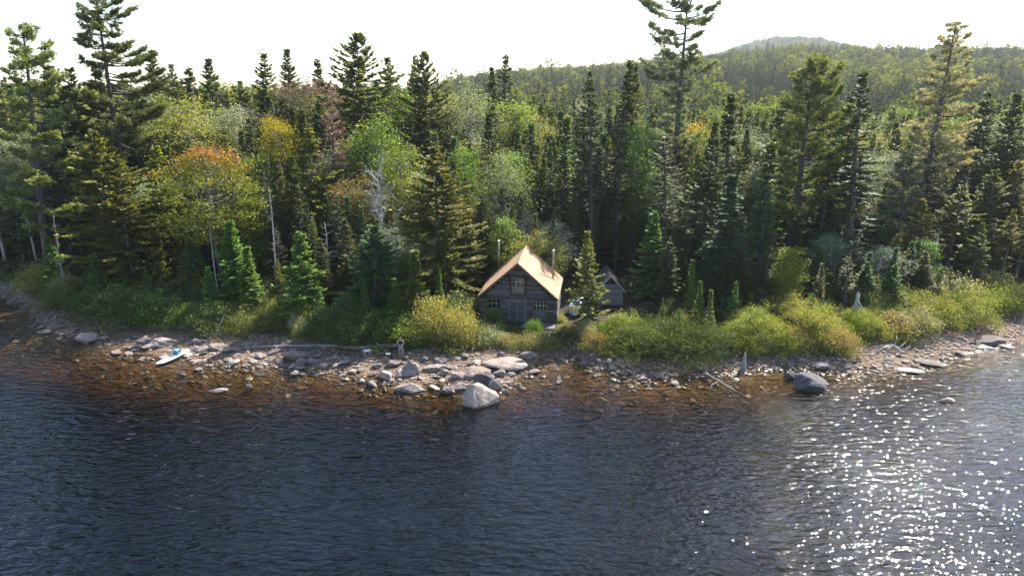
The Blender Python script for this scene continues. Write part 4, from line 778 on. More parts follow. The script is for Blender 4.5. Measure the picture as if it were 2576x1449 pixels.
# ---------------------------------------------------------------- shrubs along the bank
G_U = 'shrubs along the shore bank'
def shrub(key, label, px, py_base, z, wpx, hk=1.0, tint=(1, 1, 1), cat='shrub'):
    p = at(px, py_base, z); x, y = p[0], p[1]; H, Rr = P[key][2:]; w = 1.22 * wpx / FPX * depth((x, y, 1)) / (2 * Rr * 1.15); hk *= 0.92
    return keep_tree(key, x, y, H * w * hk, w, label, 'shrub', cat, G_U, tint, None, ('stems', 'foliage'))
SHR = [
 ('bu_y2', 'large yellow-green shrub at the far left beside the big pine trunk', 112, 728, 1.0, 110, .85, (1, 1, 1)),
 ('bu_d2', 'dark shrub below the far left yellow-green shrub', 160, 765, 0.9, 100, .9, (1, 1, 1)),
 ('bu_d1', 'dark shrub in shade under the wide olive spruce', 235, 785, 0.9, 110, .9, (1, 1, 1)),
 ('bu_d1', 'broad dark green shrub right of the wide olive spruce stem', 318, 800, 0.9, 150, .95, (1.1, 1.1, 1)),
 ('bu_g1', 'green shrub below the small slender fir', 395, 800, 0.9, 110, .9, (.8, .85, .8)),
 ('bu_d2', 'mid green shrub left of the dead stem below the red-tipped maple', 455, 806, 0.9, 100, 1.0, (1.2, 1.2, 1)),
 ('bu_p1', 'greyish shrub under the small green fir', 505, 760, 1.3, 80, 1.0, (.8, .9, .8)),
 ('bu_d1', 'dark shrub at the foot of the young left shore firs', 548, 822, 0.8, 120, .9, (1.2, 1.2, 1)),
 ('bu_y1', 'olive shrub right of the young left shore firs', 635, 826, 0.8, 90, .95, (.8, .85, .9)),
 ('bu_p1', 'pale twiggy shrub behind the bleached bare pole', 655, 765, 1.3, 85, 1.0, (.9, 1, .8)),
 ('bu_d2', 'dark shrub left of the bright green young front fir', 700, 826, 0.8, 90, 1.0, (1, 1, 1)),
 ('bu_d1', 'dark rounded shrub right of the bright green young front fir', 835, 850, 0.7, 130, .9, (1, 1.05, 1)),
 ('bu_y1', 'yellowish shrub between the bright young fir and the dark heavy fir', 880, 790, 1.2, 85, 1.0, (.85, .9, .9)),
 ('bu_d1', 'dark shrub below the dark heavy fir', 920, 858, 0.7, 150, .9, (1.05, 1, .9)),
 ('bu_g1', 'green shrub just behind the standing person', 1010, 862, 0.7, 95, .95, (1, 1, 1)),
 ('bu_y3', 'pale yellow shrub behind the slim pale spire', 1020, 785, 1.2, 90, 1.25, (1, 1, 1)),
 ('bu_y3', 'golden shrub right of the slim pale spire', 1092, 860, 0.7, 105, 1.35, (1.05, 1, .9)),
 ('bu_y3', 'golden orange-flecked shrub at the left of the cabin porch', 1155, 868, 0.7, 100, 1.25, (1.05, .95, .9)),
 ('bu_p1', 'pale leafy shrub left of the porch railing', 1140, 795, 1.3, 85, 1.0, (.8, .95, .7)),
 ('bu_d2', 'green shrub at the left corner of the cabin', 1110, 790, 1.3, 80, .95, (1, 1.1, .9)),
 ('bu_p1', 'whitish flowering shrub in front of the porch railing', 1232, 862, 0.8, 72, .95, (1, 1, 1)),
 ('bu_g1', 'dark leafy stems standing up in front of the left cabin window', 1238, 828, 1.1, 48, 1.3, (.8, .9, .7)),
 ('bu_r1', 'low tan shrub in front of the cabin door', 1285, 866, 0.8, 70, .8, (1, 1.1, .9)),
 ('bu_y3', 'low straw-coloured shrub right of the cabin door', 1345, 868, 0.8, 75, .8, (.9, .9, 1)),
 ('bu_d2', 'dark low shrub under the right cabin window', 1390, 868, 0.8, 60, .8, (1.1, 1.1, 1)),
 ('bu_y1', 'yellow-green shrub between the cabin and the ragged olive spruce', 1425, 838, 1.0, 52, .55, (1, 1, 1)),
 ('bu_y3', 'tall straw grass-like shrub at the right cabin corner', 1408, 806, 1.3, 34, 0.9, (1, 1, 1)),
 ('bu_r1', 'orange-tipped shrub at the foot of the ragged olive spruce', 1508, 880, 0.7, 70, 1.1, (1.1, 1, 1)),
 ('bu_y1', 'bright yellow-green shrub on the bank below the shed', 1575, 850, 1.0, 95, 1.0, (.9, 1, .9)),
 ('bu_d1', 'big dark green shrub right of the shed bank', 1605, 890, 0.7, 130, 1.05, (1.1, 1.1, 1)),
 ('bu_d1', 'big dark shaded shrub in the middle of the right bank', 1690, 890, 0.7, 140, 1.0, (.9, .95, .95)),
 ('bu_d1', 'dark shaded shrub left of the yellow shrub row', 1775, 888, 0.7, 130, 1.0, (.95, 1, .9)),
 ('bu_d2', 'dark green shrub at the edge of the yellow shrub row', 1838, 872, 0.8, 95, 1.1, (1.2, 1.2, 1)),
 ('bu_y2', 'tall yellow-green shrub at the left end of the yellow shrub row', 1905, 860, 0.8, 125, .95, (.95, 1, .9)),
 ('bu_y1', 'small round yellow-green shrub at the waterside of the row', 1900, 884, 0.6, 62, .9, (1, 1.05, 1)),
 ('bu_y2', 'highest bright yellow shrub of the row, behind', 1985, 815, 1.2, 125, .9, (1.1, 1.05, 1)),
 ('bu_d2', 'green shrub below the highest bright yellow shrub', 1975, 882, 0.7, 85, 1.0, (1.5, 1.4, 1)),
 ('bu_y2', 'bright yellow shrub with tall shoots left of the broken stump', 2050, 860, 0.8, 125, 1.0, (1.05, 1.05, 1)),
 ('bu_r1', 'orange-red tipped shrub below the broken stump', 2112, 885, 0.7, 90, 1.15, (1, .95, 1)),
 ('bu_y1', 'yellow-green shrub behind the broken stump', 2180, 780, 1.3, 95, 1.1, (.95, 1, 1)),
 ('bu_y2', 'olive-yellow shrub right of the broken stump', 2178, 842, 0.9, 100, .9, (.85, .9, .9)),
 ('bu_r1', 'pinkish brown shrub in the middle of the right row', 2245, 842, 0.8, 95, 1.15, (.95, 1, 1.1)),
 ('bu_p1', 'greyish pink shrub near the stony point', 2300, 838, 0.8, 95, 1.05, (.95, .9, .8)),
 ('bu_y2', 'olive shrub behind the pinkish shrubs', 2300, 790, 1.2, 120, .8, (.85, .9, .9)),
 ('bu_y1', 'yellow-green shrub right of the greyish pink shrub', 2365, 815, 0.9, 100, 1.1, (.9, .95, .9)),
 ('bu_y2', 'large olive-yellow shrub towards the right end', 2430, 800, 0.9, 125, .95, (.85, .9, .9)),
 ('bu_d2', 'green shrub close to the right end of the row', 2490, 775, 1.0, 100, 1.0, (1.5, 1.5, 1)),
 ('bu_d1', 'dark shrub at the right edge', 2555, 775, 1.0, 110, 1.0, (1.1, 1.1, 1)),
 ('bu_p1', 'pale flowering shrub in the gap behind the right row', 2370, 745, 1.5, 130, .8, (1, .95, .8)),
 ('bu_y3', 'yellow shrub behind the right row at the wood edge', 2500, 735, 1.5, 80, 1.1, (.9, .95, .9)),
 ('bu_g1', 'bright green shrub behind the small fir among the yellow shrubs', 2225, 735, 1.5, 90, 1.2, (1, 1, 1)),
 ('bu_d1', 'shaded dark shrub behind the upper left of the yellow row', 1960, 760, 1.5, 110, .9, (.8, .85, .85)),
 ('bu_p1', 'sunlit pale bush behind the cabin, left of the back stovepipe', 1205, 700, 2.0, 62, 1.6, (.9, 1.05, .7)),
 ('bu_g1', 'bright green bush behind the cabin roof near the back stovepipe', 1250, 668, 2.2, 58, 1.4, (1.2, 1.15, 1)),
]
for k, lab, px, py, z, w, hk, ti in SHR: shrub(k, lab, px, py, z, w, hk, ti)

# young firs seeded among the shrubs
landmarks([(r[1], *at(r[2], r[3], r[4])[:2]) for r in SHR]); SHRUB_LM = LMARK[-len(SHR):]; m_ = 0
for _ in range(500):
    px = rnd(70, 2540); X = (px - CX) / FPX * 63; yv = float(np.interp(X, *VEG)); Y = yv + 1.0 + 5.5 * rnd(0, 1)
    if in_cabin(X, Y, .8) or 1180 < px < 1660 or (px > 1880 and Y < yv + 3.2) or any((b[0] - X) ** 2 + (b[1] - Y) ** 2 < 1.15 ** 2 for b in BUSY): continue
    key, cn = [('fi3', 'bright green'), ('fi2', 'green'), ('fi5', 'slender pale green'), ('sp4', 'olive')][int(rng.choice(4, p=[.4, .25, .15, .2]))]; h = rnd(1.8, 5.6) if px < 1900 else rnd(1.6, 3.6); w = h / P[key][2] * rnd(.95, 1.25)
    if shades(X, Y, h, w * P[key][3] * .6): continue
    keep_tree(key, X, Y, h, w, single(f'young {cn} conifer', X, Y, SHRUB_LM), 'young_conifer', 'tree', 'young conifers along the bank'); m_ += 1
    if m_ > 52: break
# smaller shrubs knitting the bank together
m_ = 0
for _ in range(900):
    px = rnd(60, 2600); X = (px - CX) / FPX * 62; yv = float(np.interp(X, *VEG)); Y = yv + .35 + 3.6 * rnd(0, 1) ** 1.3
    if in_cabin(X, Y, .1) or 1428 < px < 1470 or (px < 1000 and rnd(0, 1) < .5) or any((b[0] - X) ** 2 + (b[1] - Y) ** 2 < .8 ** 2 for b in BUSY[len(KEY) + len(NEAR):]): continue
    sun_ = px > 1830 or 1000 < px < 1480; key, cn = [('bu_y1', 'yellow-green'), ('bu_y3', 'straw-yellow'), ('bu_p1', 'pale'), ('bu_r1', 'reddish-tipped'), ('bu_g1', 'green'), ('bu_d2', 'mid green'), ('bu_d1', 'dark')][int(rng.choice(7, p=[.27, .14, .18, .09, .2, .08, .04] if sun_ else [.07, .02, .1, .03, .23, .3, .25]))]
    w = rnd(.38, .75) * (.55 if 1180 < px < 1425 else 1); keep_tree(key, X, Y, P[key][2] * w * rnd(.8, 1.5), w, single(f'small {cn} shrub', X, Y, SHRUB_LM), 'shrub', 'shrub', 'small shrubs along the bank', (rnd(.85, 1.1),) * 3, None, ('stems', 'foliage')); m_ += 1
    if m_ > 85: break
# understorey shrubs on the wood floor
UK = [('bu_d1', 'dark'), ('bu_d2', 'mid green'), ('bu_g1', 'green'), ('bu_p1', 'pale'), ('bu_y1', 'yellow-green')]
m_ = 0
for _ in range(400):
    px = rnd(-20, 2600); X = (px - CX) / FPX * 66; yv = float(np.interp(X, *VEG)); Y = yv + 1.2 + 10 * rnd(0, 1) ** 1.5
    if in_cabin(X, Y, .3) or any((b[0] - X) ** 2 + (b[1] - Y) ** 2 < (.8 + .35 * b[3]) ** 2 for b in BUSY[len(KEY) + len(NEAR) + len(SHR):]): continue
    k = int(rng.choice(5, p=[.3, .27, .2, .1, .13])); key, cn = UK[k]; w = rnd(.5, .95); zone = next(z for z in ZONES if z[0] <= px < z[1])[2]
    keep_tree(key, X, Y, P[key][2] * w * rnd(.8, 1.25), w, single(f'{cn} low shrub', X, Y), 'shrub', 'shrub', 'low shrubs under the trees', (.85, .9, .85), None, ('stems', 'foliage')); m_ += 1
    if m_ > 75: break
# low plants, seedlings and litter on the bank and forest floor: one mass
gc = MB(); n = 15000
Xc = rnd(-72, 72, n); yv = np.interp(Xc, *VEG); Yc = yv - 0.3 + 26 * rnd(0, 1, n) ** 2.2
kp = np.array([not in_cabin(a, b, 0.1) for a, b in zip(Xc, Yc)]) & (vnoise(Xc, Yc, 2.2, 21) + 0.6 * vnoise(Xc, Yc, 0.8, 22) + 0.25 * (Yc < yv + 5) > 0.0)
Xc, Yc, yv = Xc[kp], Yc[kp], yv[kp]; Zc = ground_z(Xc, Yc); pal = np.array([(0.05, 0.085, 0.02), (0.09, 0.12, 0.025), (0.15, 0.14, 0.03), (0.035, 0.055, 0.018), (0.17, 0.11, 0.05)])
for k in range(5):
    m = len(Xc); Q = np.stack([Xc + rng.normal(0, .12, m), Yc + rng.normal(0, .12, m), Zc - 0.02 + rnd(0, .35, m) * (rnd(0, 1, m) < .6)], 1); D = unit(rng.normal(0, .6, (m, 3)) + [0, 0, .8]); W = unit(np.cross(D, rng.normal(0, 1, (m, 3))))
    gc.cards(Q, D, W, rnd(.14, .36, m), rnd(.07, .15, m), pal[rng.choice(5, m, p=[.33, .27, .1, .22, .08])] * rnd(.7, 1.3, m)[:, None], .1)
tag(gc.build('undergrowth', M_LEAF), 'low plants and seedlings covering the bank and forest floor', kind='stuff')
# ---------------------------------------------------------------- rocks
def rock_arrays(sub, planes, seed, rough=0.05, lo=0.62):
    bm = bmesh.new(); bmesh.ops.create_icosphere(bm, subdivisions=sub, radius=1.0)
    V = unit(np.array([v.co for v in bm.verts])); F = np.array([[v.index for v in f.verts] for f in bm.faces]); bm.free()
    r_ = np.random.default_rng(seed); n = unit(r_.normal(0, 1, (planes, 3))); h = r_.uniform(lo, 1.0, planes)
    r = np.full(len(V), 1.15)
    for k in range(planes):
        d = V @ n[k]; r = np.where(d > 0.05, np.minimum(r, h[k] / np.maximum(d, 0.05)), r)
    ph = r_.uniform(0, 6, 9); f = r_.uniform(3, 9, (3, 3))
    r = r * (1 + rough * sum(np.sin(V @ f[k] + ph[k]) for k in range(3)) * 0.6 + rough * 0.35 * r_.normal(0, 1, len(V)))
    return V * r[:, None], F
def rock_mesh(name, sub, planes, seed, dims, rough=0.05, lo=0.62, col=(1, 1, 1), mat=None, smooth=False):
    V, F = rock_arrays(sub, planes, seed, rough, lo); V = V * (np.array(dims) / 2)
    mb = MB(); mb.add(V, None, F, col, 0, smooth); return mb.mesh(name, mat or M_ROCK)
ROCKS = []
def big_rock(label, px, py, wpx, asp_h, asp_d=0.8, seed=0, rz=None, planes=17, tint=(1, 1, 1), name='rock', sub=3, sink=0.25, rough=0.03, lo=0.56, tilt=(0, 0), group=None):
    p = at(px, py, 0.15); z = gz(p[0], p[1]); p = at(px, py, max(z, -0.1) + 0.1); x, y = p[0], p[1]; z = gz(x, y)
    w = wpx / FPX * depth(p); h = w * asp_h
    me = rock_mesh(name, sub, planes, seed, (w * 1.08, w * asp_d, h), rough, lo)
    zz = max(z, -0.25 if h > 0.5 else -0.06) + h * (0.5 - sink)
    o = obj(name, me, None, (x, y, zz), (tilt[0], tilt[1], rnd(-.4, .4) if rz is None else rz)); o.color = (*tint, 1)
    ROCKS.append((x, y, w * 0.45)); return tag(o, label, 'rock', group)
GR_ = 'rocks along the shore'
BIG = [
 ('biggest pale wedge-shaped boulder standing in the water in front of the cabin', 1206, 1006, 82, 0.80, .75, 5, 'boulder', dict(sub=5, planes=7, rz=0.35, tint=(1.5, 1.45, 1.42), sink=.22, rough=.02, lo=.6, tilt=(.15, .12))),
 ('dark upright boulder right behind the biggest pale boulder', 1216, 962, 50, 0.85, .8, 12, 'boulder', dict(sub=4, planes=9, tint=(.72, .74, .82), rough=.03)),
 ('two-faced pointed stone leaning at the right of the dark upright boulder', 1245, 978, 28, 1.2, .6, 23, 'boulder', dict(sub=4, planes=8, tint=(.9, .9, .95))),
 ('large flat bedrock slab on the spit below the cabin door', 1268, 914, 96, 0.24, .75, 31, 'boulder', dict(sub=5, planes=9, tint=(1.05, .98, .95), sink=.3, rough=.025, lo=.75)),
 ('brownish flat slab left of the large bedrock slab', 1203, 931, 66, 0.16, .8, 32, 'rock', dict(sub=4, planes=8, tint=(1.1, .95, .82), lo=.75)),
 ('low whale-backed rock lying in the water left of the biggest boulder', 1034, 979, 76, 0.30, .55, 41, 'boulder', dict(sub=4, rz=-.18, tint=(.95, .92, .92), lo=.7)),
 ('broad sloping rock in the water just left of the biggest boulder', 1158, 973, 50, 0.38, .7, 42, 'boulder', dict(sub=4, tint=(1.0, .95, .95), lo=.7)),
 ('triangular grey rock at the water left of the broad sloping rock', 1126, 980, 48, 0.42, .6, 43, 'boulder', dict(sub=4, tint=(.85, .83, .85))),
 ('steep dark-faced boulder below the two dogs', 1034, 935, 46, 0.85, .7, 44, 'boulder', dict(sub=4, planes=8, tint=(.85, .87, .95))),
 ('pale blocky rock left of the steep dark-faced boulder', 967, 948, 42, 0.6, .7, 45, 'rock', dict(sub=4, tint=(1.15, 1.08, 1.08))),
 ('pinkish grey stone between the pale blocky rock and the dark-faced boulder', 1004, 945, 22, .7, .8, 46, 'rock', dict(tint=(1.15, 1.05, 1.05))),
 ('angular rock half in shade under the dark dog', 990, 914, 34, .7, .8, 47, 'rock', dict(sub=4, tint=(.95, .9, .95))),
 ('brown-grey stone left of the angular shaded rock', 951, 918, 27, .6, .8, 48, 'rock', dict(tint=(.9, .85, .85))),
 ('long flat pale slab in front of the standing person', 1094, 921, 58, .28, .7, 49, 'rock', dict(sub=4, tint=(1.2, 1.12, 1.08), lo=.72)),
 ('pale stone at the right end of the long flat slab', 1125, 923, 25, .5, .8, 50, 'rock', dict(tint=(1.0, .97, .97))),
 ('upright cube-like stone below the long flat slab', 1116, 938, 24, .9, .8, 51, 'rock', dict(tint=(1.05, 1.02, 1.05))),
 ('wide pale rock in the middle of the little pool', 1152, 945, 42, .5, .7, 52, 'rock', dict(sub=4, tint=(1.1, 1.05, 1.05))),
 ('dark-bottomed egg-shaped stone right of the wide pale rock', 1184, 948, 30, .65, .75, 53, 'rock', dict(tint=(.95, .92, .95))),
 ('grey block on top of the cobble heap behind the biggest boulder', 1255, 941, 32, .7, .8, 54, 'rock', dict(tint=(.85, .82, .85))),
 ('rounded grey stone at the right side of the cobble heap', 1287, 942, 28, .5, .8, 55, 'rock', dict(tint=(.9, .87, .88))),
 ('rounded stone by itself at the right tip of the spit', 1344, 937, 25, .55, .8, 56, 'rock', dict(planes=6, tint=(.82, .8, .82))),
 ('dark boulder at the top of the spit under the shrubs', 1261, 895, 28, .75, .8, 57, 'rock', dict(tint=(.75, .73, .76))),
 ('smooth grey boulder at the upper right corner of the spit', 1329, 896, 40, .55, .8, 58, 'rock', dict(sub=4, planes=7, tint=(1.0, .97, .97))),
 ('small dark stone in the middle of the sandy spit', 1185, 912, 17, .7, .8, 59, 'rock', dict(tint=(.7, .7, .74))),
 ('dark stone in the shade right of the standing person', 1068, 901, 26, .7, .8, 60, 'rock', dict(tint=(.7, .72, .78))),
 ('shaded slab left edge of the spit under the golden shrub', 1105, 902, 38, .45, .8, 61, 'rock', dict(sub=4, tint=(.9, .88, .9))),
 ('large smooth dark boulder on the shore below the big fallen log', 746, 900, 62, .38, .75, 62, 'boulder', dict(sub=4, planes=6, tint=(.75, .72, .72))),
 ('round dark stone against the front of the large smooth dark boulder', 760, 911, 25, .75, .8, 63, 'rock', dict(planes=6, tint=(.8, .78, .78))),
 ('second round dark stone right of the large smooth dark boulder', 788, 910, 29, .65, .8, 64, 'rock', dict(planes=6, tint=(.72, .7, .72))),
 ('pale flat-topped stone at the water right of the two round dark stones', 814, 919, 35, .5, .8, 65, 'rock', dict(sub=4, tint=(1.15, 1.08, 1.1))),
 ('round pale stone at the water left of the large smooth dark boulder', 656, 897, 26, .6, .8, 66, 'rock', dict(planes=6, tint=(1, .95, .95))),
 ('flat grey rock awash below the large smooth dark boulder', 752, 927, 28, .35, .7, 67, 'rock', dict(tint=(.95, .9, .92))),
 ('small pointed rock alone in the water, left of the middle', 629, 971, 19, 1.0, .8, 68, 'rock', dict(planes=7, tint=(1, .97, .97))),
 ('long low grey rock awash well out from the paddle board', 552, 984, 48, .3, .5, 69, 'rock', dict(rz=.3, tint=(1, .95, .95))),
 ('small pale rock in the water just right of the paddle board', 459, 941, 22, .8, .8, 70, 'rock', dict(tint=(1.05, 1, 1))),
 ('flat stone in the shallow water right of the small pale rock', 499, 929, 30, .35, .7, 71, 'rock', dict(tint=(1, .95, .92))),
 ('smooth pale rounded boulder at the waterline at the left', 217, 855, 52, .48, .8, 72, 'boulder', dict(sub=4, planes=6, tint=(1.25, 1.12, 1.1), lo=.7)),
 ('shaded pale stone at the water in the left cove', 113, 836, 32, .4, .8, 73, 'rock', dict(tint=(1.1, 1, 1))),
 ('flat stones at the water right of the smooth pale rounded boulder', 263, 849, 30, .35, .8, 74, 'rock', dict(tint=(1.1, 1, 1))),
 ('low brown stone in the shallows left of the paddle board', 295, 888, 27, .45, .8, 75, 'rock', dict(planes=7, tint=(.95, .82, .75))),
 ('low stone in the shallows nearest the left end of the paddle board', 324, 890, 24, .45, .8, 76, 'rock', dict(tint=(1.1, 1, 1))),
 ('grey slab above the paddle board, furthest left of its group', 334, 874, 30, .4, .8, 77, 'rock', dict(tint=(1.05, 1, 1))),
 ('large grey slab leaning on others above the paddle board', 405, 862, 66, .34, .7, 78, 'boulder', dict(sub=4, tint=(1.08, 1.03, 1.05), lo=.7)),
 ('flat slab left of the large leaning slab', 366, 857, 36, .4, .8, 79, 'rock', dict(tint=(1, .95, .97))),
 ('grey slab just above the tip of the paddle board', 376, 873, 42, .4, .8, 80, 'rock', dict(tint=(1, .97, .98))),
 ('grey block on the shore above the blue cooler', 500, 858, 34, .5, .8, 81, 'rock', dict(tint=(1, .95, .95))),
 ('wide tan slab right of the paddle board', 545, 873, 50, .4, .7, 82, 'boulder', dict(sub=4, tint=(1.2, 1.05, .98), lo=.7)),
 ('flat tan stone right of the wide tan slab', 577, 879, 42, .3, .8, 83, 'rock', dict(tint=(1.2, 1.05, 1))),
 ('grey stone beside the right end of the paddle board', 506, 879, 36, .4, .8, 84, 'rock', dict(tint=(1, .97, .97))),
 ('largest dark glistening boulder standing in the water at the right', 2032, 974, 88, .62, .75, 85, 'boulder', dict(sub=5, planes=10, tint=(.33, .36, .44), rough=.035)),
 ('dark rounded stone touching the back of the glistening boulder', 1996, 947, 38, .6, .8, 86, 'boulder', dict(sub=4, planes=7, tint=(.3, .31, .36))),
 ('small brown stone between the glistening boulder and its dark neighbour', 2014, 948, 16, .8, .8, 87, 'rock', dict(tint=(.9, .75, .6))),
 ('dark flat slab at the waterline on the right point', 2342, 914, 62, .16, .6, 88, 'rock', dict(sub=4, planes=6, rz=-.15, tint=(.62, .6, .62), lo=.85, tilt=(0, .08))),
 ('pale thin slab dipping into the water left of the dark flat slab', 2288, 932, 58, .13, .5, 89, 'rock', dict(sub=4, planes=6, rz=-.25, tint=(1.3, 1.25, 1.25), lo=.85)),
 ('small slab between the pale thin slab and the dark flat slab', 2303, 919, 24, .3, .7, 90, 'rock', dict(tint=(.8, .78, .8))),
 ('whitish rock barely breaking the sparkling water at the right', 2383, 1009, 30, .55, .7, 91, 'rock', dict(planes=7, tint=(1.35, 1.25, 1.2))),
 ('grey rock in the shade on the shore below the yellow shrubs', 2067, 900, 44, .4, .8, 92, 'boulder', dict(sub=4, tint=(.95, .95, 1))),
 ('dark stacked slab at the far right end of the shore', 2494, 858, 70, .26, .7, 93, 'boulder', dict(sub=4, tint=(.72, .7, .72), lo=.75)),
 ('pale flat slab at the far right waterline', 2480, 873, 36, .2, .8, 94, 'rock', dict(tint=(1.3, 1.25, 1.25))),
 ('second pale flat slab, nearer the right edge', 2528, 871, 40, .2, .7, 95, 'rock', dict(tint=(1.2, 1.15, 1.15))),
 ('pale stone by itself in the water between the inlet and the sunken log', 1698, 963, 24, .55, .8, 96, 'rock', dict(tint=(1.3, 1.25, 1.2))),
 ('grey rock by itself in the water right of the spit', 1404, 963, 21, .55, .8, 97, 'rock', dict(tint=(.9, .88, .9))),
 ('rounded stone at the shore beside the upper end of the sunken log', 1763, 928, 28, .55, .8, 98, 'rock', dict(tint=(1.0, .95, .95))),
]
def wedge():
    c = at(1207, 1012, 0.0); bm = bmesh.new()
    for q in ((-1.15, -.55, -.6), (-.35, -1.05, -.6), (.5, -.7, -.6), (1.35, -.1, -.6), (1.2, .9, -.6), (-.95, .9, -.6), (-1.22, -.35, .5), (-.75, -.72, .25), (-.3, -.98, .12), (.45, -.66, .18), (1.33, .0, .42), (1.1, .75, .5), (-.85, .05, 1.28), (-.45, -.08, 1.42), (-.15, .35, 1.36), (.35, .2, 1.08), (-.9, .6, 1.0)): bm.verts.new(q)
    bmesh.ops.convex_hull(bm, input=bm.verts); bmesh.ops.triangulate(bm, faces=bm.faces); bmesh.ops.subdivide_edges(bm, edges=bm.edges, cuts=5, use_grid_fill=True); bmesh.ops.triangulate(bm, faces=bm.faces)
    V = np.array([v.co for v in bm.verts]); bm.verts.index_update(); F = np.array([[v.index for v in f.verts] for f in bm.faces]); bm.free()
    V = V * 1.06 + .02 * np.sin(V[:, [1, 2, 0]] * 6 + 1) + rng.normal(0, .008, V.shape); mb = MB(); mb.add(V, None, F, (1, 1, 1), 0, False)
    o = mb.build('boulder', M_ROCK); o.location = (c[0], c[1], 0); o.color = (1.5, 1.42, 1.36, 1); ROCKS.append((c[0], c[1], 1.2)); tag(o, BIG[0][0], 'rock', 'big rocks singled out along the shore')
wedge()
landmarks([(r[0], *at(r[1], r[2], .2)[:2]) for r in BIG]); ROCK_LM = [l for l in LMARK if l[1] < 82 and any(l[2] == short(r[0]) for r in BIG)]
for lab, px, py, w, ah, ad, sd_, nm, ex in BIG[1:]: big_rock(lab, px, py, w, ah, ad, sd_, name=nm, group='big rocks singled out along the shore', **ex)

PROTO = [rock_mesh('rock', 3, int(rnd(13, 20)), 200 + k, (1.3, rnd(.75, 1.1), rnd(.35, .75)), .022, .52) for k in range(16)]
RZ = [(-200, 350, 'loose stone in the left cove, one of many'), (350, 620, 'loose grey stone on the shore round the paddle board'), (620, 1000, 'loose stone along the water below the big fallen log'),
      (1000, 1352, 'loose stone of the rocky spit in front of the cabin'), (1352, 1660, 'cobble in the heap at the water below the shed bank'), (1660, 2000, 'loose stone on the gravel near the sunken log'), (2000, 2800, 'loose stone on the right point of the shore')]
spots = []
def ys(x): return float(np.interp(x, *SHORE))
def try_rock(px, off, wmin, wmax):
    X = (px - CX) / FPX * 60; y0 = ys(X); X = (px - CX) / FPX * depth((0, y0, 0)); y = ys(X) + off; w = rnd(wmin, wmax) * (1.4 if rnd(0, 1) < .12 else 1)
    for a, b, r in ROCKS:
        if (a - X) ** 2 + (b - y) ** 2 < (r + w * .42) ** 2: return
    ROCKS.append((X, y, w * .4)); spots.append((X, y, w, px))
for _ in range(60): try_rock(rnd(1000, 1345), rnd(-1.6, 4.2), .28, .75)
for _ in range(42): try_rock(rnd(1475, 1620), rnd(-1.0, 2.2), .28, .6)
for _ in range(60): try_rock(rnd(330, 640), rnd(-1.3, 2.6), .25, .7)
for _ in range(75): try_rock(rnd(640, 1010), rnd(-1.5, 2.0), .25, .62)
for _ in range(38): try_rock(rnd(-20, 340), rnd(-1.0, 3.6), .3, .75)
for _ in range(26): try_rock(rnd(1640, 2000), rnd(-.9, 2.0), .22, .5)
for _ in range(36): try_rock(rnd(2000, 2560), rnd(-.6, 2.4), .25, .6)
spots = spots[:225]
for X, y, w, px in spots:
    z = gz(X, y); lab = single(('big ' if w > .62 else 'small ' if w < .36 else '') + ('loose stone' if px < 1475 or px > 1625 else 'cobble'), X, y, ROCK_LM, 3.0)
    o = obj('rock', PROTO[int(rnd(0, 16))], None, (X, y, max(z, -.1) + w * rnd(.08, .2)), (rnd(-.35, .35), rnd(-.35, .35), rnd(0, 6.28)), (w * 1.15, w * 1.15, w * rnd(.7, 1.2)))
    k = rnd(.85, 1.3); o.color = (k * rnd(1.02, 1.12), k, k * rnd(.93, 1.02), 1); tag(o, lab, 'rock', 'loose stones along the shore')
def stones(name, label, pts, sizes, mat, sub=1):
    mb = MB(); A = [rock_arrays(sub, 7, 900 + k, .08) for k in range(8)]
    for p, s in zip(pts, sizes):
        V, F = A[int(rnd(0, 8))]; c, s_ = math.cos(rnd(0, 6.3)), math.sin(rnd(0, 6.3)); V = V * (s / 2) * [1.2, .9, rnd(.35, .75)]
        V = np.stack([V[:, 0] * c - V[:, 1] * s_, V[:, 0] * s_ + V[:, 1] * c, V[:, 2]], 1); k = rnd(.8, 1.45); mb.add(V + p, None, F, (k * rnd(1, 1.12), k, k * rnd(.85, 1)))
    return tag(mb.build(name, mat), label, kind='stuff')
n = 14000; X = rnd(-62, 62, n); y0 = np.interp(X, *SHORE); yv = np.maximum(np.interp(X, *VEG), y0 + 1.2); Y = y0 - 1.3 + (yv - y0 + 1.6) * rnd(0, 1, n) ** 1.2
k = vnoise(X, Y, 2.6, 31) + .8 * vnoise(X, Y, .9, 32) > np.where(X > 14, -.6, -.2); X, Y = X[k][:7200], Y[k][:7200]
stones('pebbles', 'small stones and gravel strewn along the shore', np.stack([X, Y, ground_z(X, Y) + .02], 1), .09 + .36 * rnd(0, 1, len(X)) ** 2.0, M_ROCK)
n = 6000; X = rnd(-62, 62, n); y0 = np.interp(X, *SHORE); yd = np.minimum(np.interp(X, *DEEP), y0 - 2); Y = y0 - (y0 - yd + 3) * rnd(0, 1, n) ** 1.15
k = vnoise(X, Y, 3.2, 41) + .7 * vnoise(X, Y, 1.1, 42) > -.15; X, Y = X[k][:2300], Y[k][:2300]; s = .14 + .5 * rnd(0, 1, len(X)) ** 2.6
stones('sunken_stones', 'stones on the lake bed under the brown water', np.stack([X, Y, np.minimum(ground_z(X, Y) + .03, -0.05 - s * .22)], 1), s, M_BEDROCK, 2)

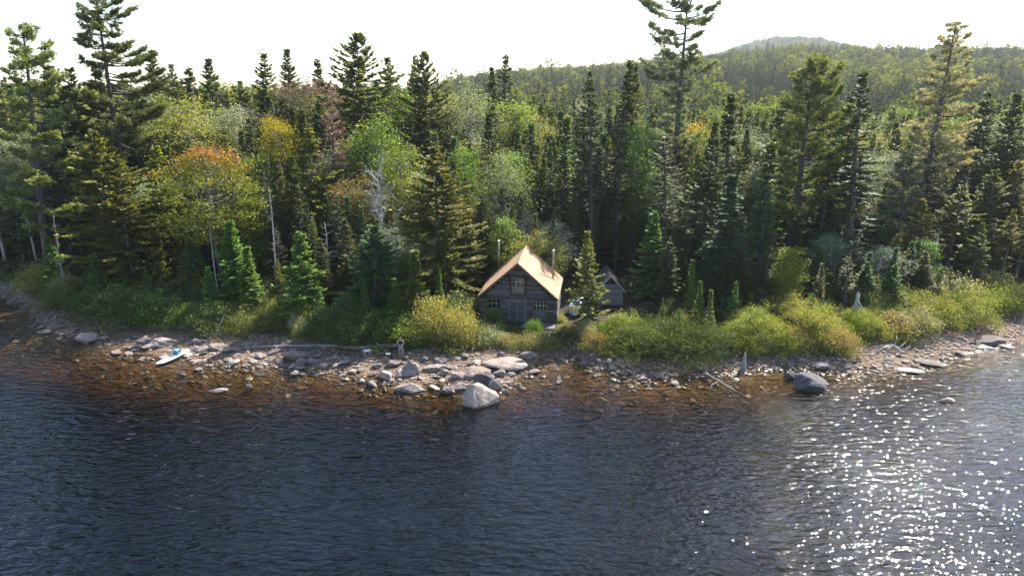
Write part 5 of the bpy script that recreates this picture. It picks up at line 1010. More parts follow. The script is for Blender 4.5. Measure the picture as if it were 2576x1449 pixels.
# ---------------------------------------------------------------- fallen logs, driftwood, stumps
GREYW = (0.34, 0.31, 0.29)
def log_thing(name, label, pts, radii, col=GREYW, cat='log', group=None, branches=(), jag=0.0, mat=None):
    mb = MB(); p = np.array([np.array(q, float) for q in pts]); tt = np.linspace(0, len(p) - 1, 4 * len(p)); q = np.stack([np.interp(tt, np.arange(len(p)), p[:, k]) for k in range(3)], 1)
    q[1:-1] += rng.normal(0, .012 + np.mean(radii) * .12, (len(q) - 2, 3)); mb.tube(q, np.interp(tt, np.linspace(0, len(p) - 1, len(radii)), radii) * rnd(.9, 1.1, len(tt)), 8, col)
    base = q[0].copy(); o = obj(name, None) if branches else None
    mb.v = [v - base for v in mb.v]
    if not branches: r = mb.build(name, mat or M_WOOD); r.location = base
    else:
        r = o; r.location = base; mb.build('trunk', mat or M_WOOD, r)
        for bp, br in branches:
            b = MB(); b.tube(np.array([np.array(v, float) for v in bp]) - base, br, 5, col); b.build('branch', mat or M_WOOD, r)
    return tag(r, label, cat, group)
def G(px, py, up=0.0, z=0.3):
    p = at(px, py, z); g = gz(p[0], p[1]); p = at(px, py, g + up); return np.array([p[0], p[1], gz(p[0], p[1]) + up])
G_L = 'fallen logs and driftwood'
log_thing('fallen_log', 'long grey fallen log lying under the shrubs left of the dogs', [G(615, 872, .12), G(720, 868, .14), G(830, 863, .2), G(905, 862, .26), G(1000, 856, .35)], [.05, .10, .14, .17, .16], GREYW, 'log', G_L,
          [([G(700, 869, .15), G(690, 880, .2), G(678, 886, .1)], [.03, .02, .01]), ([G(930, 860, .3), G(925, 848, .75), G(935, 840, .95)], [.04, .025, .01])])
log_thing('fallen_log', 'dark thin log in shade left of the leaning stick', [G(395, 811, .1), G(450, 812, .12), G(500, 811, .12)], [.06, .07, .05], (.24, .22, .21), 'log', G_L)
log_thing('fallen_log', 'thin dark pole lying on the stones right of the wide tan slab', [G(610, 873, .12), G(660, 870, .12), G(715, 867, .1)], [.03, .045, .04], (.12, .1, .095), 'log', G_L)
st = G(541, 848, .02); log_thing('leaning_stick', 'grey bare stick leaning up out of the shore above the paddle board', [st, st + [.45, .3, 1.1], st + [.85, .7, 2.05]], [.055, .04, .02], (.4, .37, .35), 'stick', G_L)
a, b, c = at(1768, 938, .30), at(1806, 958, .12), at(1895, 1007, -.42)
log_thing('sunken_log', 'grey log with a side branch sliding from the shore into brown water', [a, b, at(1850, 985, -.12), c], [.14, .11, .085, .04], (.2, .17, .15), 'log', G_L, [([at(1806, 959, .12), at(1790, 968, .25), at(1784, 985, .05)], [.035, .03, .015])])
# broken stump standing at the water
s0 = G(1868, 938, -.05); stump = thing('broken_stump', 'splintered grey stump standing upright at the water, right of the sunken log', 'stump', s0, 0, G_L)
mb = MB()
for k, (dx, dy, h, r) in enumerate(((0, 0, 1.75, .17), (.12, .05, 1.45, .12), (-.09, .06, 1.25, .12), (.05, -.1, 1.05, .12), (.2, 0, .8, .1))):
    mb.tube([[dx * 1.6, dy * 1.6, 0], [dx, dy, h * .4], [dx * .8 + .03, dy * .8, h * .8], [dx * .6 + .07, dy * .5, h]], [r, r * .8, r * .6, .025], 7, np.array((.33, .29, .26)) * rnd(.8, 1.2))
mb.build('trunk', M_WOOD, stump)
for k in range(5):
    an = k * 1.3 + .3; b = MB(); d = np.array([math.cos(an), math.sin(an), 0]); b.tube([d * .08 + [0, 0, .22], d * .35 + [0, 0, .1], d * .75 + [0, 0, -.08]], [.09, .06, .02], 5, (.3, .26, .23)); b.build('root', M_WOOD, stump)
# broken snag among the yellow shrubs
s1 = G(2143, 812, 0, 1.0); sn = thing('broken_snag', 'grey broken tree stump with a frayed top among the yellow shrubs', 'stump', s1, 0, G_L); mb = MB()
mb.tube([[0, 0, -.1], [.05, 0, .8], [.16, 0, 1.9], [.24, .02, 2.7]], [.34, .25, .19, .13], 9, (.34, .32, .31))
for k in range(6): a_ = k * 1.05; mb.tube([[.24 + .07 * math.cos(a_), .07 * math.sin(a_), 2.5], [.24 + .1 * math.cos(a_), .1 * math.sin(a_), 2.75 + rnd(0, .35)]], [.06, .012], 4, (.3, .27, .25))
mb.build('trunk', M_BARK, sn)
for k in range(4): b = MB(); b.tube([[.2, -.1, rnd(1.4, 2.3)], [.45 + rnd(0, .3), -.3, rnd(1, 1.6)], [.5 + rnd(0, .5), -.4, .2]], [.04, .03, .01], 4, (.42, .4, .38)); b.build('branch', M_BARK, sn)
# bleached root mass at the right shore
rt = G(2252, 884, .1); rr = thing('driftwood_root', 'bleached branching driftwood root on the shore at the right point', 'driftwood', rt, 0, G_L)
mb = MB(); mb.tube([[-.2, .5, .45], [.1, .2, .35], [.35, -.1, .15], [.45, -.35, .0]], [.13, .12, .09, .04], 7, (.42, .38, .35)); mb.build('trunk', M_WOOD, rr)
for q in ([[.2, .1, .3], [.7, .3, .5], [1.1, .5, .75]], [[-.1, .4, .4], [-.6, .1, .35], [-.9, -.4, 0]], [[.3, 0, .2], [.8, -.1, .3], [1.3, .1, .55]], [[-.1, .45, .45], [-1.0, .6, .3], [-2.0, .75, .1]], [[0, .3, .4], [.3, .6, .9], [.35, .8, 1.25]], [[-.3, .5, .4], [-1.2, .1, .25], [-1.9, -.2, .0]]):
    b = MB(); b.tube(q, [.06, .04, .012], 5, (.45, .41, .38)); b.build('branch', M_WOOD, rr)
# bare sticks poking out of the dark shrubs and loose driftwood twigs
STK = [('white bare stick rising out of the big dark shrub, upper', 1615, 855, [(0, 0, 0), (.1, 0, .7), (.05, 0, 1.25), (.45, 0, 1.5)]), ('white crooked stick above the dark shaded shrubs', 1762, 815, [(0, 0, 0), (.08, 0, .9), (.05, .1, 1.6), (.02, .1, 2.1)]),
       ('thin white stick standing in front of the dark shaded shrubs', 1792, 870, [(0, 0, 0), (.05, 0, .8), (.25, 0, 1.9)])]
for lab, px, py, q in STK: s_ = G(px, py, .3, .8); log_thing('bare_stick', lab, [s_ + [v[0], v[1] - 1.3, v[2]] for v in q], [.028, .022, .012], (.5, .48, .45), 'stick', G_L)
fan = G(1800, 893, 0); ff = thing('dead_brush', 'fan of bare grey twigs sticking up from the shaded gravel', 'brush', fan, 0, G_L)
for k in range(9): a_ = -1.2 + k * .3; b = MB(); L_ = rnd(.7, 1.3); b.tube([[0, 0, 0], [math.sin(a_) * L_ * .5, -.1, L_ * .45 * abs(math.cos(a_)) + .1], [math.sin(a_) * L_, rnd(-.2, .2), L_ * abs(math.cos(a_)) + .1]], [.025, .018, .008], 4, (.42, .4, .38)); b.build('branch', M_BARK, ff)
TW = [(560, 862), (430, 815), (690, 852), (655, 845), (760, 850), (940, 872), (1110, 890), (1390, 908), (1418, 912), (1730, 915), (1830, 905), (1780, 905), (1950, 898), (2010, 905), (2180, 880), (2150, 900), (2320, 872), (2400, 850), (2440, 838), (2470, 842), (90, 778), (170, 792), (240, 808), (1680, 900), (1640, 905), (1570, 905), (2215, 893), (2275, 880)]
for px, py in TW:
    p0 = G(px, py, .06); a_ = rnd(0, 6.28); L_ = rnd(.5, 1.5); q = [p0, p0 + [math.cos(a_) * L_ * .5, math.sin(a_) * L_ * .3, .1], p0 + [math.cos(a_) * L_, math.sin(a_) * L_ * .6, .03]]
    zone = next(r[2] for r in ((-200, 620, 'left shore'), (620, 1200, 'shore below the big fallen log'), (1200, 1960, 'shore between the cabin and the stump'), (1960, 2800, 'right point of the shore')) if r[0] <= px < r[1])if False else ('left shore' if px < 620 else 'shore below the big fallen log' if px < 1200 else 'shore between the cabin inlet and the upright stump' if px < 1960 else 'right point of the shore')
    log_thing('driftwood_branch', single('thin grey driftwood branch', p0[0], p0[1], ROCK_LM, 4), q, [.03, .022, .01], np.array((.4, .37, .34)) * rnd(.8, 1.15), 'driftwood', 'driftwood branches along the shore')

# ---------------------------------------------------------------- log cabin
def simple(name, color, rough=0.6, spec=0.3, metallic=0.0):
    m, nt, out = newmat(name); p = N(nt, 'ShaderNodeBsdfPrincipled'); p.inputs['Base Color'].default_value = (*color, 1); p.inputs['Roughness'].default_value = rough; p.inputs['Specular IOR Level'].default_value = spec; p.inputs['Metallic'].default_value = metallic; nt.links.new(p.outputs[0], out.inputs[0]); return m
M_WHITE = rough_material('white_paint', (0.5, 0.47, 0.43), 0.7, 12, 0.2, 0)
def glass_material():
    m, nt, out = newmat('window_glass'); L = nt.links.new; fr = N(nt, 'ShaderNodeFresnel'); fr.inputs['IOR'].default_value = 1.5; g = N(nt, 'ShaderNodeBsdfGlossy'); g.inputs['Roughness'].default_value = 0.03; t = N(nt, 'ShaderNodeBsdfTransparent'); t.inputs[0].default_value = (.85, .88, .88, 1)
    x = N(nt, 'ShaderNodeMixShader'); L(fr.outputs[0], x.inputs[0]); L(t.outputs[0], x.inputs[1]); L(g.outputs[0], x.inputs[2]); L(x.outputs[0], out.inputs[0]); return m
M_GLASS = glass_material(); M_CURT = rough_material('curtain', (0.33, 0.33, 0.35), 0.9, 3, 0.35, 0.0, (8, 1, 0.5)); M_IN = simple('dark_interior', (0.03, 0.026, 0.024), .9)
M_LOG = rough_material('weathered_logs', None, 0.8, 3.4, 1.0, 0.5, (0.5, 5, 9), dark=(0.13, 0.11, 0.105), detail=7)
M_TRIM = rough_material('brown_trim', (0.13, 0.065, 0.045), 0.75, 9, 0.4, 0.2); M_GREYTRIM = rough_material('grey_trim', (0.13, 0.12, 0.115), 0.8, 9, 0.5, 0.3)
M_ROOF = rough_material('tan_roofing', None, 0.88, 1.6, 0.7, 0.3, (1, 1, 1), dark=(0.6, 0.5, 0.42), detail=12); M_SCREEN = simple('door_screen', (0.03, 0.038, 0.05), .5, .4); M_SCREEND = simple('dark_door_screen', (0.035, 0.04, 0.05), .5, .4); M_DARK = simple('dark_backing', (0.025, 0.022, 0.02), .9)
cabin = thing('log_cabin', 'weathered log cabin with tan gabled roof facing the lake', 'cabin', tuple(cabP), CAB_RZ)
HW, EZ, PK, DEP = 3.5, 2.06, 5.36, 6.8
OPEN = [(-2.87, -1.64, .40, 2.0), (-.84, .70, 0.02, 1.97), (1.41, 2.68, .34, 1.92)]; GOP = (-.66, .66, 2.55, 4.2)
def gable_x(z): return (PK - z) / (PK - EZ) * HW
def wall_piece(x0, x1, z0, z1): return (x0, x1, .10, .22, z0, z1)
fw = MB(); xs_ = sorted({-HW, HW, *[v for o in OPEN for v in o[:2]]})
for x0, x1 in zip(xs_[:-1], xs_[1:]):
    o = next((q for q in OPEN if q[0] <= x0 and x1 <= q[1]), None)
    if o is None: fw.box(*wall_piece(x0, x1, -.3, 2.1))
    else:
        fw.box(*wall_piece(x0, x1, -.3, o[2])); fw.box(*wall_piece(x0, x1, o[3], 2.1))
for z in np.arange(2.1, 5.2, .1):
    g = gable_x(z + .1)
    if g < .06: continue
    if z + .1 > GOP[2] and z < GOP[3] and g > .7: fw.box(*wall_piece(-g, GOP[0], z, z + .1)); fw.box(*wall_piece(GOP[1], g, z, z + .1))
    else: fw.box(*wall_piece(-g, g, z, z + .1))
front = fw.build('front_wall', M_DARK, cabin)
def log_piece(x0, x1, z, r, parent, name='log', axis='x', at0=0.0):
    n_ = 6; t = np.linspace(x0, x1, n_); w = rng.normal(0, .012, (n_, 2)); k = rnd(.5, 1.75); c = np.array((.125, .118, .118)) * k
    pts = np.stack([t, at0 + w[:, 0], z + w[:, 1]], 1) if axis == 'x' else np.stack([at0 + w[:, 0], t, z + w[:, 1]], 1)
    mb = MB(); mb.tube(pts, r * rnd(.92, 1.08, n_), 8, c); return mb.build(name, M_LOG, parent)
for k in range(10):
    z = -.08 + k * .222; segs = [(-HW - .16, HW + .16)]
    for o in OPEN:
        if o[2] - .06 < z < o[3] + .06: segs = [s for q in segs for s in ((q[0], min(q[1], o[0] - .08)), (max(q[0], o[1] + .08), q[1])) if s[1] - s[0] > .12]
    for s in segs: log_piece(s[0], s[1], z, .118, front, at0=.04)
for k in range(21):
    z = 2.2 + k * .148; g = gable_x(z) - .04
    if g < .12: break
    segs = [(-g, g)]
    if GOP[2] - .08 < z < GOP[3] + .08: segs = [s for s in ((-g, GOP[0] - .1), (GOP[1] + .1, g)) if s[1] - s[0] > .1]
    for s in segs: log_piece(s[0], s[1], z, .078, front, 'siding_log', at0=.055)
for sx, nm in ((-1, 'left_wall'), (1, 'right_wall')):
    sw = MB(); sw.box(sx * HW - .12 * (sx > 0) - .0 * (sx < 0), sx * HW + .12 * (sx < 0), .24, DEP - .02, -.3, 2.1); w_ = sw.build(nm, M_DARK, cabin)
    for k in range(10): log_piece(.25 if k % 2 else -.18, DEP + .15, -.08 + .111 + k * .222 - .111 * (k % 2 == 5), .116, w_, axis='y', at0=sx * (HW + .02))
bw = MB(); bw.box(-HW + .13, HW - .13, DEP - .14, DEP, -.3, 2.08)
for z in np.arange(2.1, 5.2, .1):
    if gable_x(z + .1) > .06: bw.box(-gable_x(z + .1), gable_x(z + .1), DEP - .14, DEP, z, z + .1)
bw.build('back_wall', M_LOG, cabin)
fl = MB(); fl.box(-HW + .13, HW - .13, .23, DEP - .15, -.12, -.04); fl.build('floor', M_IN, cabin)
lf = MB(); lf.box(-HW + .13, HW - .13, .23, DEP - .15, 2.1, 2.16); lf.build('loft_floor', M_IN, cabin)
def window(x0, x1, z0, z1, trim, parent, cols=3, rows=2, curtain=.5, upper_curtain=False):
    w = MB(); t = .09
    for b in ((x0 - t, x0, z0 - t, z1 + t), (x1, x1 + t, z0 - t, z1 + t), (x0, x1, z1, z1 + t), (x0, x1, z0 - t, z0)): w.box(b[0], b[1], -.105, .06, b[2], b[3])
    win = w.build('window', trim, parent); f = MB(); zm = (z0 + z1) / 2
    for b in ((x0, x0 + .05, z0, z1), (x1 - .05, x1, z0, z1), (x0 + .05, x1 - .05, z1 - .05, z1), (x0 + .05, x1 - .05, z0, z0 + .06), (x0 + .05, x1 - .05, zm - .03, zm + .03)): f.box(b[0], b[1], -.03, .02, b[2], b[3])
    f.build('sash', M_GREYTRIM, win)
    for k in range(1, cols): m_ = MB(); x = x0 + (x1 - x0) * k / cols; m_.box(x - .014, x + .014, -.022, .014, zm + .032, z1 - .052); m_.build('muntin', M_WHITE, win)
    for k in range(1, rows): m_ = MB(); z = zm + (z1 - zm) * k / rows; m_.box(x0 + .052, x1 - .052, -.018, .010, z - .014, z + .014); m_.build('muntin', M_WHITE, win)
    for za, zb in ((z0 + .062, zm - .032), (zm + .032, z1 - .052)): g = MB(); g.box(x0 + .052, x1 - .052, .022, .030, za, zb); g.build('pane', M_GLASS, win)
    c = MB(); n_ = 14; X_ = np.linspace(x0 + .02, x1 - .02, n_); zt = z0 + (z1 - z0) * curtain
    V_ = np.array([(x, .16 + .025 * math.sin(i * 2.1), z) for z in (z0 + .02, zt) for i, x in enumerate(X_)]); c.add(V_, [(i, i + 1, n_ + i + 1, n_ + i) for i in range(n_ - 1)]); c.build('curtain', M_CURT, win)
    return win
window(OPEN[0][0], OPEN[0][1], OPEN[0][2], OPEN[0][3], M_TRIM, cabin, 3, 2, .48); window(OPEN[2][0], OPEN[2][1], OPEN[2][2], OPEN[2][3], M_TRIM, cabin, 4, 2, .5)
window(GOP[0] + .08, GOP[1] - .08, GOP[2] + .08, GOP[3] - .08, M_TRIM, cabin, 3, 2, .42)
df = MB()
for b in ((-.95, -.84, 0, 2.08), (.70, .81, 0, 2.08), (-.84, .70, 1.97, 2.08)): df.box(b[0], b[1], -.10, .06, b[2], b[3])
df.build('door_frame', M_GREYTRIM, cabin)
for x0, x1, ms in ((-.83, -.08, M_SCREEN), (-.06, .69, M_SCREEND)):
    d = MB()
    for b in ((x0, x0 + .09, .03, 1.95), (x1 - .09, x1, .03, 1.95), (x0 + .09, x1 - .09, 1.85, 1.95), (x0 + .09, x1 - .09, .03, .2), (x0 + .09, x1 - .09, .98, 1.08)): d.box(b[0], b[1], -.06, -.02, b[2], b[3])
    dd = d.build('door', M_GREYTRIM, cabin)
    for za, zb in ((.2, .98), (1.08, 1.85)): s_ = MB(); s_.box(x0 + .09, x1 - .09, -.045, -.037, za, zb); s_.build('screen', ms, dd)
    h_ = MB(); hx = x1 - .05 if x0 < -.5 else x0 + .05; h_.tube([[hx, -.06, 1.0], [hx, -.11, 1.02], [hx, -.11, 1.12], [hx, -.06, 1.14]], .012, 5, (.1, .1, .1)); h_.build('handle', M_METAL, dd)
bk = MB(); bk.box(-.84, .70, .12, .2, .03, 1.96); bk.build('inner_door', M_DARK, cabin)
# roof: two slopes of lapped roofing strips on a deck
ZR, XE = 5.62, 3.74; ZE = ZR - (ZR - 2.30) * XE / HW * .93; SL = math.hypot(XE, ZR - ZE); AN = math.atan2(ZR - ZE, XE); Y0, Y1 = -.42, DEP + .42
rd = MB()
for s in (-1, 1):
    n_ = np.array([s * math.sin(AN), 0, math.cos(AN)]) * .07
    V_ = [np.array(v, float) for v in ((0, Y0, ZR), (0, Y1, ZR), (s * XE, Y1, ZE), (s * XE, Y0, ZE))]; dn = np.array([0, 0, -.085])
    rd.add(V_ + [v + dn for v in V_], [(0, 1, 2, 3), (7, 6, 5, 4), (0, 3, 7, 4), (1, 5, 6, 2), (2, 6, 7, 3), (0, 4, 5, 1)])
roof = rd.build('roof', M_TRIM, cabin)
for s in (-1, 1):
    e = np.array([s * math.cos(AN), 0, -math.sin(AN)]); nn = np.array([s * math.sin(AN), 0, math.cos(AN)]); ns = 10
    for k in range(ns):
        a_, b_ = SL * k / ns, SL * (k + 1) / ns + .012; o0 = np.array([0, 0, ZR]); c_ = np.array((.41, .265, .165)) * rnd(.88, 1.1); st_ = MB(); lft0, lft1 = .006, .03
        q = [o0 + e * a_ + nn * lft0 + [0, Y0 + .01, 0], o0 + e * a_ + nn * lft0 + [0, Y1 - .01, 0], o0 + e * b_ + nn * lft1 + [0, Y1 - .01, 0], o0 + e * b_ + nn * lft1 + [0, Y0 + .01, 0]]
        st_.add(q + [v - nn * .005 for v in q], [(0, 1, 2, 3), (7, 6, 5, 4), (0, 3, 7, 4), (1, 5, 6, 2), (2, 6, 7, 3), (0, 4, 5, 1)], None, c_); st_.build('roofing_strip', M_ROOF, roof)
rc = MB(); rc.tube([[0, Y0 + .01, ZR - .01], [0, Y1 - .01, ZR - .01]], .05, 8, (.45, .31, .21)); rc.build('ridge_cap', M_ROOF, roof)
for s in (-1, 1):
    b = MB(); q = [(0, ZR - .03), (s * XE, ZE - .03), (s * XE, ZE - .21), (0, ZR - .24)]
    b.add([(x, y, z) for y in (Y0 - .045, Y0 - .006) for x, z in q], [(0, 1, 2, 3), (7, 6, 5, 4), (0, 4, 5, 1), (2, 6, 7, 3), (1, 5, 6, 2), (0, 3, 7, 4)]); b.build('barge_board', M_TRIM, cabin)
def pipe(x, y, base, h, wires=True):
    p = MB(); p.tube([[x, y, base - .1], [x, y, base + h]], .085, 10, (.30, .27, .25)); pp = p.build('stovepipe', M_METAL, cabin)
    c = MB(); c.tube([[x, y, base + h + .05], [x, y, base + h + .12], [x, y, base + h + .2]], [.14, .14, .02], 10, (.75, .75, .76)); c.tube([[x, y, base + h - .02], [x, y, base + h + .06]], .1, 10, (.6, .6, .6)); c.build('cap', M_METAL, pp)
    f = MB(); f.tube([[x, y, base - .1], [x, y, base + .12]], [.2, .1], 10, (.3, .3, .31)); f.build('flashing', M_METAL, pp)
    if wires:
        for dx, dy in ((.55, 1.3), (.55, -.2), (-.6, .9)):
            zz = ZR - (ZR - ZE) * abs(x + dx) / XE + .03; w = MB(); w.tube([[x, y, base + h * .8], [x + dx, y + dy, zz]], .009, 3, (.2, .2, .2)); w.build('guy_wire', M_METAL, pp)
pipe(2.94, 4.0, ZR - (ZR - ZE) * 2.94 / XE, 2.75); pipe(-2.7, 6.0, ZR - (ZR - ZE) * 2.7 / XE, 2.9, False)
# porch
porch = thing('porch_deck', 'shaded plank porch with pale rail along the front of the cabin', 'porch', tuple(cabP), CAB_RZ)
for k in range(9): b = MB(); y = -.22 - .165 * k; b.box(-4.3, 3.55, y, y + .155, -.16, -.12 + rnd(-.006, .006), np.array((.2, .19, .19)) * rnd(.8, 1.2)); b.build('plank', M_WOOD, porch)
b = MB()
for x in (-4.2, -2.3, -.4, 1.5, 3.4): b.box(x - .06, x + .06, -1.6, -1.48, -1.1, -.165, (.2, .18, .17))
b.box(-4.28, 3.53, -1.66, -1.61, -.34, -.165, (.16, .15, .15)); b.build('support', M_WOOD, porch)
for x in (-4.25, -2.85, -1.35): b = MB(); b.box(x - .05, x + .05, -1.58, -1.48, -.115, .33, (.3, .27, .25)); b.build('post', M_WOOD, porch)
b = MB(); b.box(-4.4, -1.2, -1.72, -1.42, .335, .38, (.55, .5, .46)); b.build('rail', M_WOOD, porch)
for x in (-5.1, -4.45): b = MB(); b.tube([[x - .75, -.4, 1.35], [x, -.75, .55]], [.055, .055], 4, (.45, .33, .26)); b.tube([[x, -.75, .55], [x, -.75, -.7]], .045, 4, (.3, .25, .22)); b.build('stair_rail', M_WOOD, porch)
b = MB(); b.tube([(3.66, -.1, -.6), (3.66, -.1, 1.0)], .035, 6, (.35, .33, .31)); pc = b.build('corner_post', M_WOOD, porch)

# ---------------------------------------------------------------- shed
sp_ = at(1534, 764, 1.75); shed = thing('shed', 'small grey board shed with steep dark roof right of the cabin', 'shed', (sp_[0], sp_[1], 1.72), R_(-2))
SW, SE, SPK, SDp = 1.25, 1.5, 2.85, 4.0; body = MB(); body.box(-SW, SW, .03, SDp, -.3, SE)
for z in np.arange(SE, SPK - .1, .08):
    g = SW * (SPK - z - .08) / (SPK - SE)
    if g > .05: body.box(-g, g, .03, SDp, z, z + .08)
sb = body.build('wall', M_DARK, shed)
for k in range(17):
    z = -.12 + k * .165; g = SW if z + .16 < SE else SW * (SPK - z - .16) / (SPK - SE)
    if g < .2: break
    if k >= 13: continue
    b = MB(); b.box(-g, g, -.012 + rnd(-.004, .004), .028, z, z + .155, np.array((.16, .158, .165)) * rnd(.7, 1.2)); b.build('board', M_WOOD, sb)
for k in range(11): b = MB(); z = -.12 + k * .15; b.box(SW + .002, SW + .03, .03, SDp, z, z + .142, np.array((.3, .3, .32)) * rnd(.8, 1.15)); b.build('board', M_WOOD, sb)
sr = MB(); q = SW + .22; ze = SPK + .12 - (SPK - SE) / SW * q
for s in (-1, 1):
    V_ = [np.array(v, float) for v in ((0, -.3, SPK + .12), (0, SDp + .2, SPK + .12), (s * q, SDp + .2, ze), (s * q, -.3, ze))]; dn = np.array([0, 0, -.05])
    sr.add(V_ + [v + dn for v in V_], [(0, 1, 2, 3), (7, 6, 5, 4), (0, 3, 7, 4), (1, 5, 6, 2), (2, 6, 7, 3), (0, 4, 5, 1)], None, (.045, .04, .042))
so_ = sr.build('roof', M_PLAIN, shed)
for s in (-1, 1):
    for k in range(12):
        y = -.28 + k * .37; b = MB(); c_ = np.array((.05, .043, .043)) * rnd(.75, 1.3)
        b.tube([[0, y, SPK + .135], [s * q, y, ze + .015]], .022, 5, c_); b.build('roof_rib', M_PLAIN, so_)
    b = MB(); b.add([(x, y, z) for y in (-.34, -.305) for x, z in ((0, SPK + .13), (s * q, ze + .01), (s * q, ze - .09), (0, SPK + .02))], [(0, 1, 2, 3), (7, 6, 5, 4), (0, 4, 5, 1), (2, 6, 7, 3), (1, 5, 6, 2), (0, 3, 7, 4)], None, (.4, .38, .38)); b.build('barge_board', M_WOOD, shed)

# ---------------------------------------------------------------- white tarp heap
tp = at(1450, 786, 1.4); bm = bmesh.new(); bmesh.ops.create_icosphere(bm, subdivisions=4, radius=1.0); V = np.array([v.co for v in bm.verts]); F = np.array([[v.index for v in f.verts] for f in bm.faces]); bm.free()
fold = 1 + .09 * np.sin(V @ [7, 3, 5] + 1) + .07 * np.sin(V @ [-4, 8, 9]) + .05 * np.sin(V @ [15, -9, 4]); V = V * fold[:, None] * [.78, .85, .95]; V[:, 0] += .3 * V[:, 2]; V[:, 2] = np.maximum(V[:, 2], -.55)
mb = MB(); mb.add(V, None, F, (.75, .76, .78)); tarp = mb.build('tarp_heap', M_PLAIN); tarp.location = (tp[0], tp[1], gz(tp[0], tp[1]) + .6); tag(tarp, 'crumpled white tarp over a heap between the cabin and the ragged spruce', 'tarp')

# ---------------------------------------------------------------- paddle board and cooler
pa, pb = at(393, 917, .10), at(468, 884, .42); ax = pb - pa; Lb = float(np.linalg.norm(ax)); t = np.linspace(0, 1, 26)
wd = .385 * np.clip(np.sin(np.pi * np.clip(t, .0, 1) ** .82), 0, 1) ** .5; wd[0] = .03; wd[-1] = .16; hg = .075 * np.clip(np.minimum(t / .12, (1 - t) / .08), .35, 1); rock = .10 * (1 - np.clip(t / .25, 0, 1)) ** 2
ring = []; ns = 12
for k in range(26):
    for j in range(ns):
        a_ = 2 * math.pi * j / ns; cx_, sz_ = math.cos(a_), math.sin(a_); ring.append((t[k] * Lb, wd[k] * np.sign(cx_) * abs(cx_) ** .6, rock[k] + hg[k] * np.sign(sz_) * abs(sz_) ** .7))
V = np.array(ring); Q = [(k * ns + j, k * ns + (j + 1) % ns, (k + 1) * ns + (j + 1) % ns, (k + 1) * ns + j) for k in range(25) for j in range(ns)]
C = np.where((V[:, 2:3] - np.repeat(rock, ns)[:, None]) > .02, np.array((.86, .87, .88)), np.array((.42, .58, .80)))
M_BOARD = rough_material('board_foam', None, .4, 4, .08, 0, spec=.4)
mb = MB(); mb.add(V, Q, [(0, j, j + 1) for j in range(1, ns - 1)] + [(25 * ns, 25 * ns + j + 1, 25 * ns + j) for j in range(1, ns - 1)], C, 0, True)
yaw = math.atan2(ax[1], ax[0]); pitch = -math.asin(ax[2] / Lb)
board = thing('paddle_board', 'white paddle board with light blue sides pulled half onto the stones', 'paddle board', tuple(pa)); board.rotation_euler = (0, pitch, yaw); mb.build('hull', M_BOARD, board)
mb = MB(); mb.box(Lb * .36, Lb * .80, -.26, .26, .071, .082, (.82, .85, .80)); mb.build('deck_pad', M_BOARD, board)
mb = MB(); mb.add([(Lb * .93, -.006, -.06), (Lb * .86, -.006, -.06), (Lb * .94, -.006, -.26), (Lb * .93, .006, -.06), (Lb * .86, .006, -.06), (Lb * .94, .006, -.26)], [(0, 3, 4, 1), (1, 4, 5, 2), (2, 5, 3, 0)], [(0, 1, 2), (3, 5, 4)], (.2, .22, .26)); mb.build('fin', M_BOARD, board)
cp = pa + ax * .70; cl = thing('cooler', 'small blue cooler bag standing on the paddle board', 'cooler', (cp[0], cp[1], cp[2] + .075), yaw + .1)
def taper(mb, w0, d0, w1, d1, z0, z1, col):
    mb.add([(sx * w, sy * d, z) for w, d, z in ((w0, d0, z0), (w1, d1, z1)) for sx, sy in ((-1, -1), (1, -1), (1, 1), (-1, 1))], [(3, 2, 1, 0), (4, 5, 6, 7), (0, 1, 5, 4), (1, 2, 6, 5), (2, 3, 7, 6), (3, 0, 4, 7)], None, col)
M_CLOTH = rough_material('bag_fabric', None, .75, 14, .25, .2)
mb = MB(); taper(mb, .15, .17, .19, .21, 0, .36, (.05, .17, .38)); mb.build('body', M_CLOTH, cl); mb = MB(); taper(mb, .20, .22, .17, .19, .362, .45, (.12, .38, .55)); mb.build('lid', M_CLOTH, cl)
mb = MB(); mb.tube([[-.18, 0, .34], [-.2, 0, .52], [0, 0, .6], [.2, 0, .52], [.18, 0, .34]], .018, 6, (.12, .2, .3)); mb.build('handle', M_CLOTH, cl); mb = MB(); mb.box(-.10, .10, -.225, -.197, .08, .24, (.14, .40, .58)); mb.build('pocket', M_CLOTH, cl)
